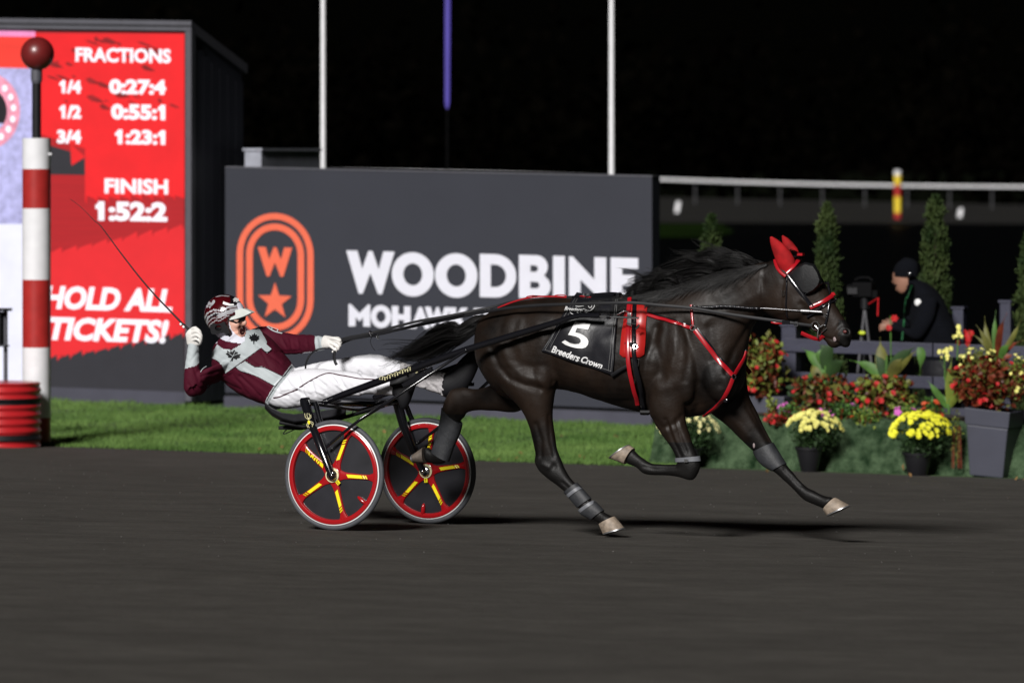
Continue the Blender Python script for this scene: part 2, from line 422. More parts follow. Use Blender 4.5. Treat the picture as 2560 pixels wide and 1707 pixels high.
mat('cedar', (.012, .038, .007), .7, var=.45, scale=3, spec=.2, col2=(.032, .046, .012))
mat('bark', (.04, .025, .015), .9)
mat('petal_red', (.45, .012, .014), .55, var=.15)
mat('petal_pink', (.58, .12, .45), .55, var=.1)
mat('petal_orange', (.60, .08, .02), .55, var=.1)
mat('petal_white', (.7, .7, .7), .6)
mat('plastic_black', (.009, .009, .011), .45, var=.1)
mat('planter_slate', (.045, .047, .066), .5, var=.1, scale=3, bump=.001, bscale=60)
mat('soil', (.03, .02, .012), .95, bump=.01)
mat('jacket_black', (.0025, .003, .005), .95, var=.2, bump=.006, bscale=12, spec=.12)
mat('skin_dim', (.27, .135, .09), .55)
mat('green_cord', (.01, .09, .03), .6)
mat('hivis', (.5, .6, .03), .6)
mat('barrel_red', (.42, .014, .018), .35, var=.12, scale=3, coat=.2)
mat('dry_leaf', (.22, .12, .04), .8, var=.4)
mat('purple_light', (0, 0, 0), emit=S(80, 68, 160), var=.12, scale=.8)
# ================= SETTING =================
def grid_sheet(name, qs, ns, fz, m, **props):
    mb = MB(); vs = []
    for n_ in ns:
        for q in qs: p = QN(q, n_); p.z = fz(p.x, p.y); vs.append(p)
    k = len(qs); fs = [(i*k+j, i*k+j+1, (i+1)*k+j+1, (i+1)*k+j) for i in range(len(ns)-1) for j in range(k-1)]
    mb.add(vs, fs); return mb.build(name, m, smooth=True, kind='structure', **props)
grid_sheet('race_track', [-60+2.0*i for i in range(61)], [-47+1.5*i for i in range(31)]+[-.5, 0.0], lambda x, y: zg(x, y), M['track_dirt'])
qb = qn(R(1632, 1070, 0).x, R(1632, 1070, 0).y)[0]      # where the raised bed begins
grid_sheet('grass_verge', [-40+.5*i for i in range(int((qb+40)/.5)+2)], [0.0, .1, .3, .6, 1.0, 1.5, 2, 3, 4, 5, 6, 7.06, 8.5, 10, 13], lambda x, y: zg(x, y)+.004+.012*math.sin(x*5.1)*math.sin(y*4.3), M['grass_soil'])
grid_sheet('infield_ground', [qb+.4+.5*i for i in range(60)], [-.0, .5, 1.3, 2.0, 3.0, 3.6, 4.2], lambda x, y: zg(x, y)-(0 if qn(x, y)[1] < 3.7 else .5), M['grass_soil'])
# grass blades (nobody could count them)
def blades():
    V = []; N = 90000
    q = rng.uniform(-9, qb+.25, N); n = 7.1*rng.random(N)**1.15
    q2 = rng.uniform(-9, qb+.3, 4000); n2 = rng.normal(0, .05, 4000)+.03
    q = np.concatenate([q, q2]); n = np.concatenate([n, n2])
    x = q*CT+n*ST; y = EY-q*ST+n*CT
    z = np.array([zg(a, b) for a, b in zip(x, y)])
    h = rng.uniform(.025, .06, len(q)); h *= .75+.5*np.sin(x*3.1+np.sin(y*2))**2*np.clip(n*3, .3, 1); a = rng.uniform(0, 6.28, len(q)); wd = rng.uniform(.004, .009, len(q))
    lx = rng.normal(0, .4, len(q))*h; ly = rng.normal(0, .4, len(q))*h
    b1 = np.stack([x+np.cos(a)*wd, y+np.sin(a)*wd, z-.005], 1); b2 = np.stack([x-np.cos(a)*wd, y-np.sin(a)*wd, z-.005], 1); t = np.stack([x+lx, y+ly, z+h], 1)
    v = np.stack([b1, b2, t], 1).reshape(-1, 3); nf = len(q)
    me = bpy.data.meshes.new('grass_blades'); me.vertices.add(len(v)); me.vertices.foreach_set('co', v.ravel())
    me.loops.add(nf*3); me.loops.foreach_set('vertex_index', np.arange(nf*3)); me.polygons.add(nf)
    me.polygons.foreach_set('loop_start', np.arange(0, nf*3, 3)); me.polygons.foreach_set('loop_total', np.full(nf, 3)); me.update()
    o = link('grass', me, None, M['grass_blade'], kind='stuff'); o['label'] = 'short green lawn between the track edge and the boards'
blades()
mb = MB()
for i in range(70):                                      # fallen leaves along the edge
    q = random.uniform(-3, 7); n_ = random.gauss(.25, .45) if i % 3 else random.uniform(0, 5)
    p = QN(q, n_); p.z = zg(p.x, p.y)+(.035 if n_ > 0 else .006); leafy(mb, [p], .06, aspect=.8, up=0)
o = mb.build('leaf_litter', M['dry_leaf'], kind='stuff', smooth=False); o['label'] = 'dry leaves scattered along the grass edge'
mb = MB()
for i in range(380):                                     # small stones on the track
    x = random.uniform(-4.5, 5); y = random.uniform(29, 48); z = zg(x, y); r = random.uniform(.002, .0065)
    if qn(x, y)[1] > -.05: continue
    mb.ell((x, y, z+r*.4), Vector((r, 0, 0)), Vector((0, r, 0)), Vector((0, 0, r*.7)), 6, 4)
o = mb.build('gravel', mat('pebble', (.085, .08, .075), .9), kind='stuff'); o['label'] = 'small stones lying on the dirt track'
# pond and the far side
WZ = CAMH-3.12
mb = MB(); mb.add([(-260, 40, WZ), (360, 40, WZ), (360, 262, WZ), (-260, 262, WZ)], [(0, 1, 2, 3)])
# cut the near bank: water only beyond the verge
mb = MB(); a = QN(-120, 12.9); b = QN(qb+.2, 12.9); c = QN(qb+.2, 4.1); d = QN(60, 4.1)  # water extended to the fence as a black sheet over unlit ground
mb.add([(a.x, a.y, WZ), (b.x, b.y, WZ), (c.x, c.y, WZ), (d.x, d.y, WZ), (360, 80, WZ), (360, 256, WZ), (-260, 256, WZ), (-260, 120, WZ)], [(0, 1, 2, 3, 4, 5, 6, 7)])
mb.build('pond_water', M['pond_water'], kind='structure', smooth=False)
mb = MB(); pts = []
for i in range(25):
    t = i/24; Y = 203+44*t+1.5*math.sin(t*9); pts.append(D(1825+20*math.sin(t*5)-40*(1-t)**3, 400+12800*3.09/Y, Y))
mb.add([Vector((p.x-(0 if k else 60), p.y, CAMH-3.07)) for k in (0, 1) for p in pts], [(i, i+1, 25+i+1, 25+i) for i in range(24)])
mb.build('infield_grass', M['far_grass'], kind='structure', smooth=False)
mb = MB()                                                # far straight of the track, banked towards us
def ft(x, Y):
    t = (Y-249)/(300-249)
    zn = -3.03-.003*x; zf = -2.06-.0215*x+.08
    return CAMH+zn+(zf-zn)*max(0, min(1, t))
xs = [-90+6*i for i in range(36)]; ys = [249, 258, 268, 278, 288, 300]
mb.add([(x, y, ft(x, y)) for y in ys for x in xs], [(i*36+j, i*36+j+1, (i+1)*36+j+1, (i+1)*36+j) for i in range(5) for j in range(35)])
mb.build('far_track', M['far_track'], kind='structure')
mb = MB()
mb.add([(-400, 300.2, CAMH-5), (500, 300.2, CAMH-5), (1600, 2400, CAMH-6), (-1600, 2400, CAMH-6)], [(0, 1, 2, 3)])
mb.build('far_ground', mat('far_ground', (.004, .005, .003), 1, spec=0), kind='structure', smooth=False)  # almost black base colour carries the night dark beyond the lamps
mb = MB()
cs = [(random.uniform(-45, 75), random.uniform(318, 345)) for _ in range(80)]
for x, y in cs:
    h = random.uniform(7, 15); r = random.uniform(2, 4)
    cc = [Vector((x, y, CAMH-5+h*.6))+Vector((random.gauss(0, r), random.gauss(0, r), random.gauss(0, h*.25))) for _ in range(110)]
    leafy(mb, cc, 1.1, aspect=.7)
o = mb.build('far_woods', mat('far_woods', (.0008, .0007, .0006), 1, spec=0, var=.4, scale=.12, col2=(.0012, .0010, .0007)), kind='stuff', smooth=False, fix=False)  # leaf colour made nearly black in place of missing light on the trees
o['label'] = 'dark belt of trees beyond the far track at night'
# far safety rail
rail = thing('track_rail', (0, 285, CAMH-2.3), 'long white safety rail on thin posts along the far straight', 'rail')
mb = MB(); pts = [D(x, 440+(x-1280)*.0222+4*math.sin((x-1600)/900*3.1), 285) for x in range(-300, 3000, 60)]
mb.tube(pts, .08, 8); mb.build('top_rail', M['white_paint'], rail)
pm = None
for i, x in enumerate(range(1738-106*17, 2900, 106)):
    t = D(x, 442+(x-1280)*.0222, 285); bz = ft(t.x, 285)
    if pm is None:
        k = MB(); k.tube([(0, 0, 0), (0, 0, 1.12)], .045, 8); pm = k.mesh('post'); pm.materials.append(mat('far_post', (.05, .05, .055), .7))
    link('post', pm, rail); o = bpy.context.scene.objects[-1] if False else COL.objects[-1]
    o.location = Vector((t.x, 285, bz-.05))-rail.location
def striped_pole(name, base, r, bands, label, cat, seg=28):
    t = thing(name, base, label, cat)
    for z0, z1, m in bands:
        k = MB(); k.tube([base+UP*z0, base+UP*z1], r, seg); o = k.build('band', M[m], t)
    return t
b = D(2244, 548, 258); s_ = 258/F
striped_pole('furlong_pole', b, .17, [(-.1, 16*s_, 'red_paint'), (16*s_, 56*s_, 'yellow_paint'), (56*s_, 86*s_, 'red_paint'), (86*s_, 110*s_, 'yellow_paint'), (110*s_, 122*s_, 'white_paint')],
             'far distance pole striped yellow and red with a white cap', 'distance pole', 12)
for k, (x, y) in enumerate([(1693, 531), (2399, 548)]):
    b = D(x, y, 262); mb = MB(); mb.box(b+Vector((.02, 0, .27)), Vector((.11, 0, .02)), Vector((0, .04, 0)), Vector((.04, 0, .28)))
    o = mb.build('track_marker', M['white_paint'], smooth=False)
    tag(o, ['small leaning white marker on the far track just right of the dark billboard', 'small leaning white marker on the far track right of the striped distance pole'][k], 'marker', 'white markers on the far track')
# flag poles
for px, wpx, ybot, ytop, m, lab, Y in [(808, 15, 430, -700, 'white_paint', 'white flagpole rising behind the left part of the billboard', 66), (1529, 16, 445, -700, 'white_paint', 'white flagpole rising behind the right end of the billboard', 66)]:
    b = D(px, ybot, Y); z0 = zg(b.x, b.y)-.05; mb = MB()
    zt = D(px, ytop, Y).z; mb.tube([(b.x, b.y, z0), (b.x, b.y, zt)], [wpx/2*Y/F, wpx/2*Y/F*.8], 14)
    t = thing('flagpole', Vector((b.x, b.y, z0)), lab, 'flagpole', 'white flagpoles behind the billboard'); mb.build('pole', M['white_paint'], t)
    mb = MB(); mb.tube([(b.x, b.y, z0), (b.x, b.y, z0+.12)], .12, 14); mb.build('base_collar', M['frame_grey'], t)
    mb = MB(); mb.ell((b.x, b.y, zt+.05), Vector((.06, 0, 0)), Vector((0, .06, 0)), Vector((0, 0, .06))); mb.build('finial', M['yellow_paint'], t)
b = D(1118, 272, 90); t = thing('light_mast', Vector((b.x, b.y, CAMH-3.1)), 'slim mast lit purple on its upper part above the billboard', 'mast')
mb = MB(); mb.tube([(b.x, b.y, CAMH-3.2), (b.x, b.y, b.z)], .014, 12); mb.build('lower_pole', M['camera_black'], t)
mb = MB(); mb.tube([b, b+UP*.12, D(1121, -600, 90)], [.02, .042, .065], 14); mb.build('lit_pole', M['purple_light'], t)

# ---------------- video board ----------------
base = QN(*qn(R(300, 990, NB).x, R(300, 990, NB).y)[:1], NB+.6, 0); base.z = zg(base.x, base.y)
vb = thing('video_board', base, 'large outdoor LED screen in a grey cabinet showing race times on red', 'screen')
def quadbox(mb, pts, depth, n0, mi=0):      # front outline in the side view at n0, going back by depth
    f = [R(x, y, n0) for x, y in pts]; b_ = [p+NV*depth for p in f]; k = len(f)
    mb.add(f+b_, [tuple(range(k)), tuple(range(2*k-1, k-1, -1))]+[(i, i+k, (i+1) % k+k, (i+1) % k) for i in range(k)], mi)
mb = MB(); quadbox(mb, [(-420, 60), (478, 77), (478, 990), (-420, 955)], 1.25, NB+.03); mb.v = [(x, y, z-(.47 if i in (4, 5) else .02 if i in (0, 1) else 0)) for i, (x, y, z) in enumerate(mb.v)]; mb.build('cabinet', M['slate_board'], vb, smooth=False)
mb = MB(); f = [R(-420, 40, NB-.02), R(478, 53, NB-.02), R(478, 78, NB-.02), R(-420, 66, NB-.02)]; e = R(478, 53, NB)
dn = Vector((0, 0, -.47)); bk = NV*1.4
mb.add(f+[f[0]+bk+dn, f[1]+bk+dn, f[2]+bk+dn*.99, f[3]+bk+dn*.99], [(0, 1, 2, 3), (0, 4, 5, 1), (1, 5, 6, 2), (3, 2, 6, 7), (4, 7, 6, 5), (0, 3, 7, 4)])
mb.build('roof', M['frame_grey'], vb, smooth=False)
mb = MB(); quadbox(mb, [(-420, 52), (478, 64.5), (478, 67), (-420, 54.5)], .03, NB-.035); mb.build('roof_seam', M['dark_gap'], vb, smooth=False)
mb = MB(); quadbox(mb, [(463, 79), (478, 79), (478, 1003), (463, 1002)], .1, NB-.05); mb.build('side_frame', M['frame_grey'], vb, smooth=False)
mb = MB(); quadbox(mb, [(-420, 946), (462, 980), (462, 1012), (-420, 985)], .12, NB-.04); mb.build('base_plinth', M['slate_base'], vb, smooth=False)
for k in range(6):                              # wall panels of the cabinet's side
    mb = MB(); p = R(478, 100, NB)+NV*(.06+.2*k)+DV*.012
    pb = p.copy(); top = p.z-.34*(.06+.2*k+.2)-.03; bot = zg(p.x, p.y)+.05
    mb.box(Vector((p.x, p.y, (top+bot)/2))+NV*.095, NV*.092, DV*.008, UP*(top-bot)/2); mb.build('panel', M['slate_board'], vb, smooth=False)
def face(pts, n0, name, m, par, thick=.004):
    return poly_plate(name, [[(x, -y) for x, y in pts]], lambda x, y: R(x, -y, n0), -NV*thick, m, par)
E = {}
def em(name, c, var=.05, scale=6, stretch=None):
    E[name] = mat(name, (0, 0, 0), .6, emit=c, var=var, scale=scale, stretch=stretch, spec=.2); return E[name]
em('led_red', S(248, 24, 32), .06, 3); em('led_dark_red', S(185, 18, 28), .10, 60, (.02, .02, 1.5)); em('led_mid_red', S(240, 34, 42), .05, 3)
em('led_white', (1.15, 1.12, 1.2), .02); em('led_black', S(44, 43, 50), .06, 5); em('led_smear', S(150, 18, 24), .3, 9, (1, 1, 1))
em('led_lavender', S(190, 188, 235), .22, 13); em('led_pale', (.93, .93, 1.08), .06, 3); em('led_pink', S(250, 150, 205), .12, 8)
em('led_orange_red', S(255, 62, 48), .08, 5, (.1, .1, 2)); em('led_ring', S(250, 160, 185), .25, 10); em('led_ink', S(28, 22, 30), .1, 4)
NF = NB-.002
face([(60, 80), (461, 84), (461, 982), (60, 966)], NF, 'screen_panel', E['led_dark_red'], vb, .003)
L1, L2, L3 = NF-.006, NF-.012, NF-.018
def saw(pts, d=14, step=30):                     # jagged torn edge along a line
    out = []
    (x0, y0), (x1, y1) = pts; n = max(2, int(abs(x1-x0)/step)); r = random.Random(int(x0+y0))
    for i in range(n):
        t = i/n; x = x0+(x1-x0)*t; y = y0+(y1-y0)*t; out.append((x, y)); dx = (x1-x0)/n
        out.append((x+dx*.85, y+(y1-y0)/n*.85-r.uniform(.3, 1)*d*.6)); out.append((x+dx*.9, y+(y1-y0)/n*.9+r.uniform(.5, 1)*d*.5))
    return out+[(x1, y1)]
face([(84, 84), (461, 86), (461, 496)]+saw([(461, 492), (213, 500)], 22, 26)[1:]+[(213, 372), (107, 338), (84, 330)], L1, 'screen_graphic', E['led_red'], vb)
face([(84, 352), (213, 390), (213, 438), (84, 436)], L1, 'screen_graphic', E['led_black'], vb)
face([(176, 360), (213, 393), (179, 414)], L2, 'screen_graphic', E['led_red'], vb)
up_ = saw([(84, 648), (461, 565)], 20, 34); lo = saw([(461, 800), (300, 852), (84, 905)], 16, 30) if False else None
face([(84, 648)]+saw([(84, 642), (461, 567)], 20, 36)+[(461, 842)]+saw([(461, 840), (84, 912)], 22, 30)[1:], L1, 'screen_graphic', E['led_mid_red'], vb)
face(saw([(84, 908), (461, 838)], 20, 30)+[(461, 981), (84, 967)], L1-.003, 'screen_graphic', E['led_black'], vb)
for k in range(34):                              # dark brush smears behind the heading
    x = random.uniform(110, 440); y = 95+random.random()**1.3*170; l = random.uniform(10, 48); 
    if x < 200: y += random.uniform(0, 110)
    hh = random.uniform(1.5, 7); a = .35
    pts = [(x, y), (x+l*.3, y+l*a*.2-hh), (x+l*.7, y+l*a*.6-hh*.5), (x+l, y+l*a), (x+l*.6, y+l*a*.7+hh*.6), (x+l*.25, y+l*a*.3+hh)]
    face(pts, L1-.005, 'screen_smear', E['led_smear'], vb, .001)
# left part of the picture on the screen
face([(-400, 70), (83, 80), (83, 966), (-400, 946)], L1, 'screen_panel', E['led_pale'], vb)
face([(-400, 160), (82, 172), (82, 560), (-400, 560)], L2, 'screen_graphic', E['led_lavender'], vb)
face([(-400, 72), (84, 80), (84, 172), (-400, 160)], L2-.003, 'screen_graphic', E['led_orange_red'], vb)
face([(-400, 72), (88, 79), (88, 93), (-400, 86)], L3, 'screen_graphic', E['led_pink'], vb)
cx, cy = -28, 278
poly_plate('screen_emblem', [arc(cx, -cy, 78, 94, 0, 354, 40), arc(cx, -cy, 46, 55, 0, 354, 40)], lambda x, y: R(x, -y, L3), -NV*.002, E['led_ring'], vb)
face([(cx+46*math.cos(math.radians(a)), cy-55*math.sin(math.radians(a))) for a in range(-35, 216, 12)], L3, 'screen_emblem', E['led_ink'], vb)
for a in range(-60, 70, 22):
    face([(cx+62*math.cos(math.radians(a))+7*math.cos(t), cy-74*math.sin(math.radians(a))+9*math.sin(t)) for t in [i*.78 for i in range(8)]], L3-.004, 'screen_emblem', E['led_white'], vb, .001)
sx = lambda z: z*.35714
for s_, bx, off in [('FRACTIONS', (189, 119, 427, 155), .035), ('1/4', (155, 201, 203, 234), .048), ('0:27:4', (273, 198, 415, 236), .048),
                    ('1/2', (155, 263, 203, 297), .048), ('0:55:1', (278, 260, 413, 299), .048), ('3/4', (143, 325, 203, 359), .048),
                    ('1:23:1', (295, 324, 413, 361), .048), ('FINISH', (262, 446, 420, 484), .035), ('1:52:2', (246, 503, 418, 552), .05)]:
    text_plate('screen_text', s_, bx, lambda x, y: R(x, y, L3-.004), -NV*.003, E['led_white'], vb, offset=off, slope=.018)
text_plate('screen_text', 'HOLD ALL', (108, 713, 431, 772), lambda x, y: R(x, y, L3-.004), -NV*.003, E['led_white'], vb, offset=.042, shear=.22, slope=.03)
text_plate('screen_text', 'TICKETS!', (122, 791, 422, 850), lambda x, y: R(x, y, L3-.004), -NV*.003, E['led_white'], vb, offset=.042, shear=.22, slope=.03)
for x, y, s_ in [(158, 201, 1), (158, 263, 1), (405, 262, 1.1), (298, 325, 1.1), (405, 326, 1.1), (251, 504, 1.35)]:
    face([(x+2, y-.5), (x-9*s_, y+7*s_), (x-9*s_, y+13*s_), (x-5*s_, y+14*s_), (x+2, y+11*s_)], L3-.007, 'screen_text', E['led_white'], vb, .002)
# ---------------- billboard ----------------
base = R(1100, 1040, NB); base.z = zg(base.x, base.y)
bb = thing('billboard', base, 'wide dark slate billboard reading WOODBINE MOHAWK PARK with orange pill logo', 'billboard')
mb = MB(); quadbox(mb, [(563, 418), (1630, 441), (1630, 1024), (563, 981)], .22, NB); mb.build('panel', M['slate_board'], bb, smooth=False)
mb = MB(); quadbox(mb, [(566, 980), (1626, 1022), (1626, 1036), (566, 992)], .12, NB+.05); mb.build('shadow_gap', M['dark_gap'], bb, smooth=False)
mb = MB(); quadbox(mb, [(560, 990), (1630, 1033), (1630, 1082), (560, 1020)], .2, NB-.04); mb.build('base_plinth', M['slate_base'], bb, smooth=False)
mb = MB(); quadbox(mb, [(563, 416), (1630, 439), (1630, 443), (563, 420)], .24, NB-.01); mb.build('top_trim', M['frame_grey'], bb, smooth=False)
for s1 in (700, 1100, 1500):
    mb = MB(); p = R(s1, 1000, NB+.5); mb.tube([Vector((p.x, p.y, zg(p.x, p.y)))+NV*.6, p+UP*1.4-NV*.25], .04, 8); mb.build('brace', M['dark_steel'], bb)
def G(ch):
    if ch == 'W': return [[(0,1),(.23,1),(.33,.58),(.46,1),(.54,1),(.67,.58),(.77,1),(1,1),(.74,0),(.66,0),(.5,.48),(.34,0),(.26,0)]]
    if ch == 'O': return [arc(.5,.5,.5,.52,0,351,40), arc(.5,.5,.225,.26,0,351,40)]
    if ch == 'D': return [[(0,0),(0,1)]+arc(.42,.5,.58,.5,90,-90,20), [(.3,.24),(.3,.76)]+arc(.42,.5,.3,.26,90,-90,14)]
    if ch == 'B': return [[(0,0),(0,1)]+arc(.55,.74,.36,.26,90,-48,12)+arc(.58,.28,.42,.28,48,-90,12), [(.36,.615),(.36,.765)]+arc(.5,.69,.1,.075,90,-90,8), [(.36,.235),(.36,.385)]+arc(.54,.31,.11,.075,90,-90,8)]
    if ch == 'I': return [[(0,0),(0,1),(1,1),(1,0)]]
    if ch == 'N': return [[(0,0),(0,1),(.1,1),(.68,.48),(.68,1),(1,1),(1,0),(.88,0),(.31,.47),(.31,0)]]
    if ch == 'E': return [[(0,0),(0,1),(1,1),(1,.755),(.42,.755),(.42,.61),(.86,.61),(.86,.37),(.42,.37),(.42,.245),(1,.245),(1,0)]]
    if ch == 'M': return [[(0,0),(0,1),(.1,1),(.5,.6),(.9,1),(1,1),(1,0),(.68,0),(.68,.42),(.5,.22),(.32,.42),(.32,0)]]
    if ch == 'H': return [[(0,0),(0,1),(.35,1),(.35,.63),(.65,.63),(.65,1),(1,1),(1,0),(.65,0),(.65,.36),(.35,.36),(.35,0)]]
    if ch == 'A': return [[(0,0),(.42,1),(.58,1),(1,0),(.72,0),(.66,.17),(.34,.17),(.28,0)], [(.44,.38),(.5,.5),(.56,.38)]]
    if ch == 'K': return [[(0,0),(0,1),(.36,1),(.36,.64),(.64,1),(1,1),(.62,.52),(1,0),(.64,0),(.36,.38),(.36,0)]]
    if ch == 'P': return [[(0,0),(0,1)]+arc(.58,.68,.42,.32,90,-90,12)+[(.36,.36),(.36,0)], [(.36,.58),(.36,.78)]+arc(.52,.68,.12,.1,90,-90,8)]
    if ch == 'R': return [[(0,0),(0,1)]+arc(.58,.7,.4,.3,90,-60,12)+[(1,0),(.62,0),(.42,.38),(.36,.38),(.36,0)], [(.36,.6),(.36,.8)]+arc(.52,.7,.1,.1,90,-90,8)]
def letter(ch, x0, x1, ytop, h, m='letter_white', slope=.028):
    ol = [[(x0+gx*(x1-x0), -(ytop+h*(1-gy)+slope*gx*(x1-x0))) for gx, gy in o] for o in G(ch)]
    poly_plate('letter', ol, lambda x, y: R(x, -y, NB-.003), -NV*.006, M[m], bb)
for ch, x0, x1, yt, h in [('W',866,987,626,107),('O',980,1085,631.5,106),('O',1088,1194,634,106.5),('D',1200,1291,634.5,108),('B',1298,1377,637,108),('I',1383,1412.5,639.5,108),
                          ('N',1423,1516,641,108.5),('E',1527,1596,643.5,109)]: letter(ch, x0, x1, yt, h)
for ch, x0, x1, yt, h in [('M',872,926,760,55),('O',927.5,978.5,763,55),('H',980,1027,764.5,54.5),('A',1027,1076,767,54),('W',1062.5,1126,766.5,54.5),('K',1124,1170,768,55),
                          ('P',1185,1227,770,55),('A',1228,1280,772,55),('R',1285,1328,773,56),('K',1333,1380,775,56)]: letter(ch, x0, x1, yt, h)
def pill(cx, y0, y1, w_, r):       # outline of an upright pill, y down
    a = [(cx+r*math.cos(t), y0+r*1.08-r*1.08*math.sin(t)) for t in [math.pi*i/20 for i in range(21)]]
    b_ = [(cx-r*math.cos(t), y1-r*1.08+r*1.08*math.sin(t)) for t in [math.pi*i/20 for i in range(21)]]
    return [(x, -(y+(x-cx)*.026)) for x, y in a+b_]
for y0, y1, r, tk in [(533, 852, 96, 16), (559, 826, 72.5, 16.5)]:
    poly_plate('logo_ring', [pill(688.5, y0, y1, 0, r), pill(688.5, y0+tk, y1-tk, 0, r-tk)], lambda x, y: R(x, -y, NB-.003), -NV*.006, M['letter_orange'], bb)
letter('W', 645, 731, 617, 73, 'letter_orange')
star = []
for i in range(10):
    r = 1 if i % 2 == 0 else .40; a = math.radians(90+36*i); star.append((688+44*r*math.cos(a), -(754-48*r*math.sin(a)*1.0+.026*44*r*math.cos(a))))
poly_plate('logo_star', [star], lambda x, y: R(x, -y, NB-.003), -NV*.006, M['letter_orange'], bb)
# utility cabinet behind the billboard
t0 = R(633, 416, NB+.7); mb = MB(); ub = thing('utility_box', Vector((t0.x, t0.y, zg(t0.x, t0.y))), 'pale grey metal box showing above the left end of the billboard', 'box')
p0 = R(612, 378, NB+.7); p1 = R(653, 379, NB+.7); hgt = p0.z-zg(p0.x, p0.y); wv = (p1-p0).length
c = (p0+p1)/2+NV*.75-UP*hgt/2; o = None
mb.box(c, DV*wv/2, NV*.75, UP*hgt/2); mb.build('casing', mat('pale_metal', (.30, .31, .36), .5), ub, smooth=False)
mb = MB(); mb.box(c+UP*(hgt/2+.02), DV*(wv/2+.02), NV*.77, UP*.015); mb.build('lid', M['pale_metal'], ub, smooth=False)
# ---------------- finish pole, barrel, stand ----------------
FN = .12
def Rz(px, py, n): return R(px, py, n)
b0 = R(91.5, 1107, FN); s_ = b0.y/F; h = lambda y: (1107-y)*s_
fp = striped_pole('finish_pole', b0, 35.5*s_, [(h(1130), h(1043), 'red_paint'), (h(1043), h(868), 'white_paint'), (h(868), h(699), 'red_paint'), (h(699), h(521), 'white_paint'), (h(521), h(423), 'red_paint'), (h(423), h(346), 'white_paint')],
             'thick red and white banded finish pole topped by a dark red ball', 'finish pole', 40)
mb = MB(); mb.tube([b0+UP*h(346), b0+UP*h(208)], 11.5*s_, 20); mb.build('stem', M['black_matt'], fp)
mb = MB(); mb.tube([b0+UP*h(209), b0+UP*h(203), b0+UP*h(203), b0+UP*h(175)], [12*s_, 13*s_, 14.5*s_, 14.5*s_], 20); mb.build('collar', M['frame_grey'], fp)
mb = MB(); mb.ell(b0+UP*h(135)+DV*.01, Vector((42*s_, 0, 0)), Vector((0, 42*s_, 0)), UP*42*s_, 40, 24); mb.build('ball', mat('ball_red', (.14, .012, .012), .38, coat=.2), fp)
mb = MB(); c = b0+UP*h(386)+DV*(35*s_); mb.tube([c, c+DV*.035], .012, 8); mb.build('bolt', M['white_paint'], fp)
bc = R(4, 1103, -.55); bc.z = zg(bc.x, bc.y); s_ = bc.y/F; hz = (1103-942)*s_
bt = thing('barrel', bc, 'red ribbed barrel with two black bands at the foot of the finish pole', 'barrel')
rad = 97*s_; prof = []
bands = [(.10, .205), (.66, .765)]
for i in range(97):
    f = i/96; z = f*hz; r = rad*(1+.022*math.cos(f*2*math.pi*8)) - (.02 if f > .985 else 0)-(.01 if f < .01 else 0)
    prof.append((z, r, f))
def lathe(mb, pr, seg=48):
    mb.loft([[bc+UP*z+DV*r*math.cos(2*math.pi*k/seg)+NV*r*math.sin(2*math.pi*k/seg) for k in range(seg)] for z, r in pr])
mb = MB(); lathe(mb, [(z, r) for z, r, f in prof]); mb.build('drum', M['barrel_red'], bt)
for a, b_ in bands:
    mb = MB(); sel = [(z, r+.006) for z, r, f in prof if a <= f <= b_]; sel = [(sel[0][0], sel[0][1]-.01)]+sel+[(sel[-1][0], sel[-1][1]-.01)]; lathe(mb, sel); mb.build('band', M['black_matt'], bt)
p = R(14, 1000, .5); p.z = zg(p.x, p.y); st = thing('sign_stand', p, 'black boxed sign on a thin grey post behind the red barrel', 'sign')
mb = MB(); q0 = R(15, 775, .5); mb.tube([p, Vector((p.x, p.y, q0.z))], .022, 10); mb.build('post', M['frame_grey'], st)
mb = MB(); a = R(-60, 778, .45); b_ = R(6, 862, .45); mb.box((a+b_)/2, DV*(abs((b_-a).dot(DV))/2), NV*.04, UP*abs(a.z-b_.z)/2); mb.build('sign_box', M['black_matt'], st, smooth=False)
mb = MB(); a = R(-60, 770, .43); b_ = R(22, 777, .43); mb.box((a+b_)/2, DV*(abs((b_-a).dot(DV))/2), NV*.07, UP*.014); mb.build('top_plate', M['black_matt'], st, smooth=False)
mb = MB(); a = R(-60, 862, .43); b_ = R(18, 866, .43); mb.box((a+b_)/2, DV*(abs((b_-a).dot(DV))/2), NV*.05, UP*.008); mb.build('bottom_rail', M['frame_grey'], st, smooth=False)
# ---------------- raised bed with turf face ----------------
def edge_at(px, n=0.0):
    # ground point at pixel column px, n metres beyond the edge
    lo, hi = 300., 1600.
    p = R(px, 1000, n); return Vector((p.x, p.y, zg(p.x, p.y)))
A = edge_at(1636, .32); B = edge_at(2760, .32); BH = .47
bed = thing('raised_bed', (A+B)/2, 'long flower bed behind a sloping face of artificial turf at the track edge', 'flower bed')
L_ = (B-A).length; dv = (B-A).normalized(); mb = MB(); NSEG = 90; rows = [(0, -.14, -.02), (0, -.11, .1), (0, -.05, .22), (0, .0, .33), (0, .05, .42), (0, .09, BH), (0, .14, BH+.02), (0, .5, BH-.02), (0, 1.3, BH-.04), (0, 1.3, -.05)]
vs = []
for _, nn_, hh in rows:
    for i in range(NSEG+1):
        p = A+dv*L_*i/NSEG+NV*nn_+UP*hh
        if 0 < hh: p += NV*(.018*math.sin(i*.9+hh*9)+.01*math.sin(i*2.3))+UP*.008*math.sin(i*1.7)
        vs.append(p)
k = NSEG+1; fs = [(r*k+i, r*k+i+1, (r+1)*k+i+1, (r+1)*k+i) for r in range(len(rows)-1) for i in range(NSEG)]
fs += [tuple(r*k for r in range(len(rows))), tuple(r*k+NSEG for r in range(len(rows)-1, -1, -1))]
mb.add(vs, fs); mb.build('turf_face', M['turf_cover'], bed)
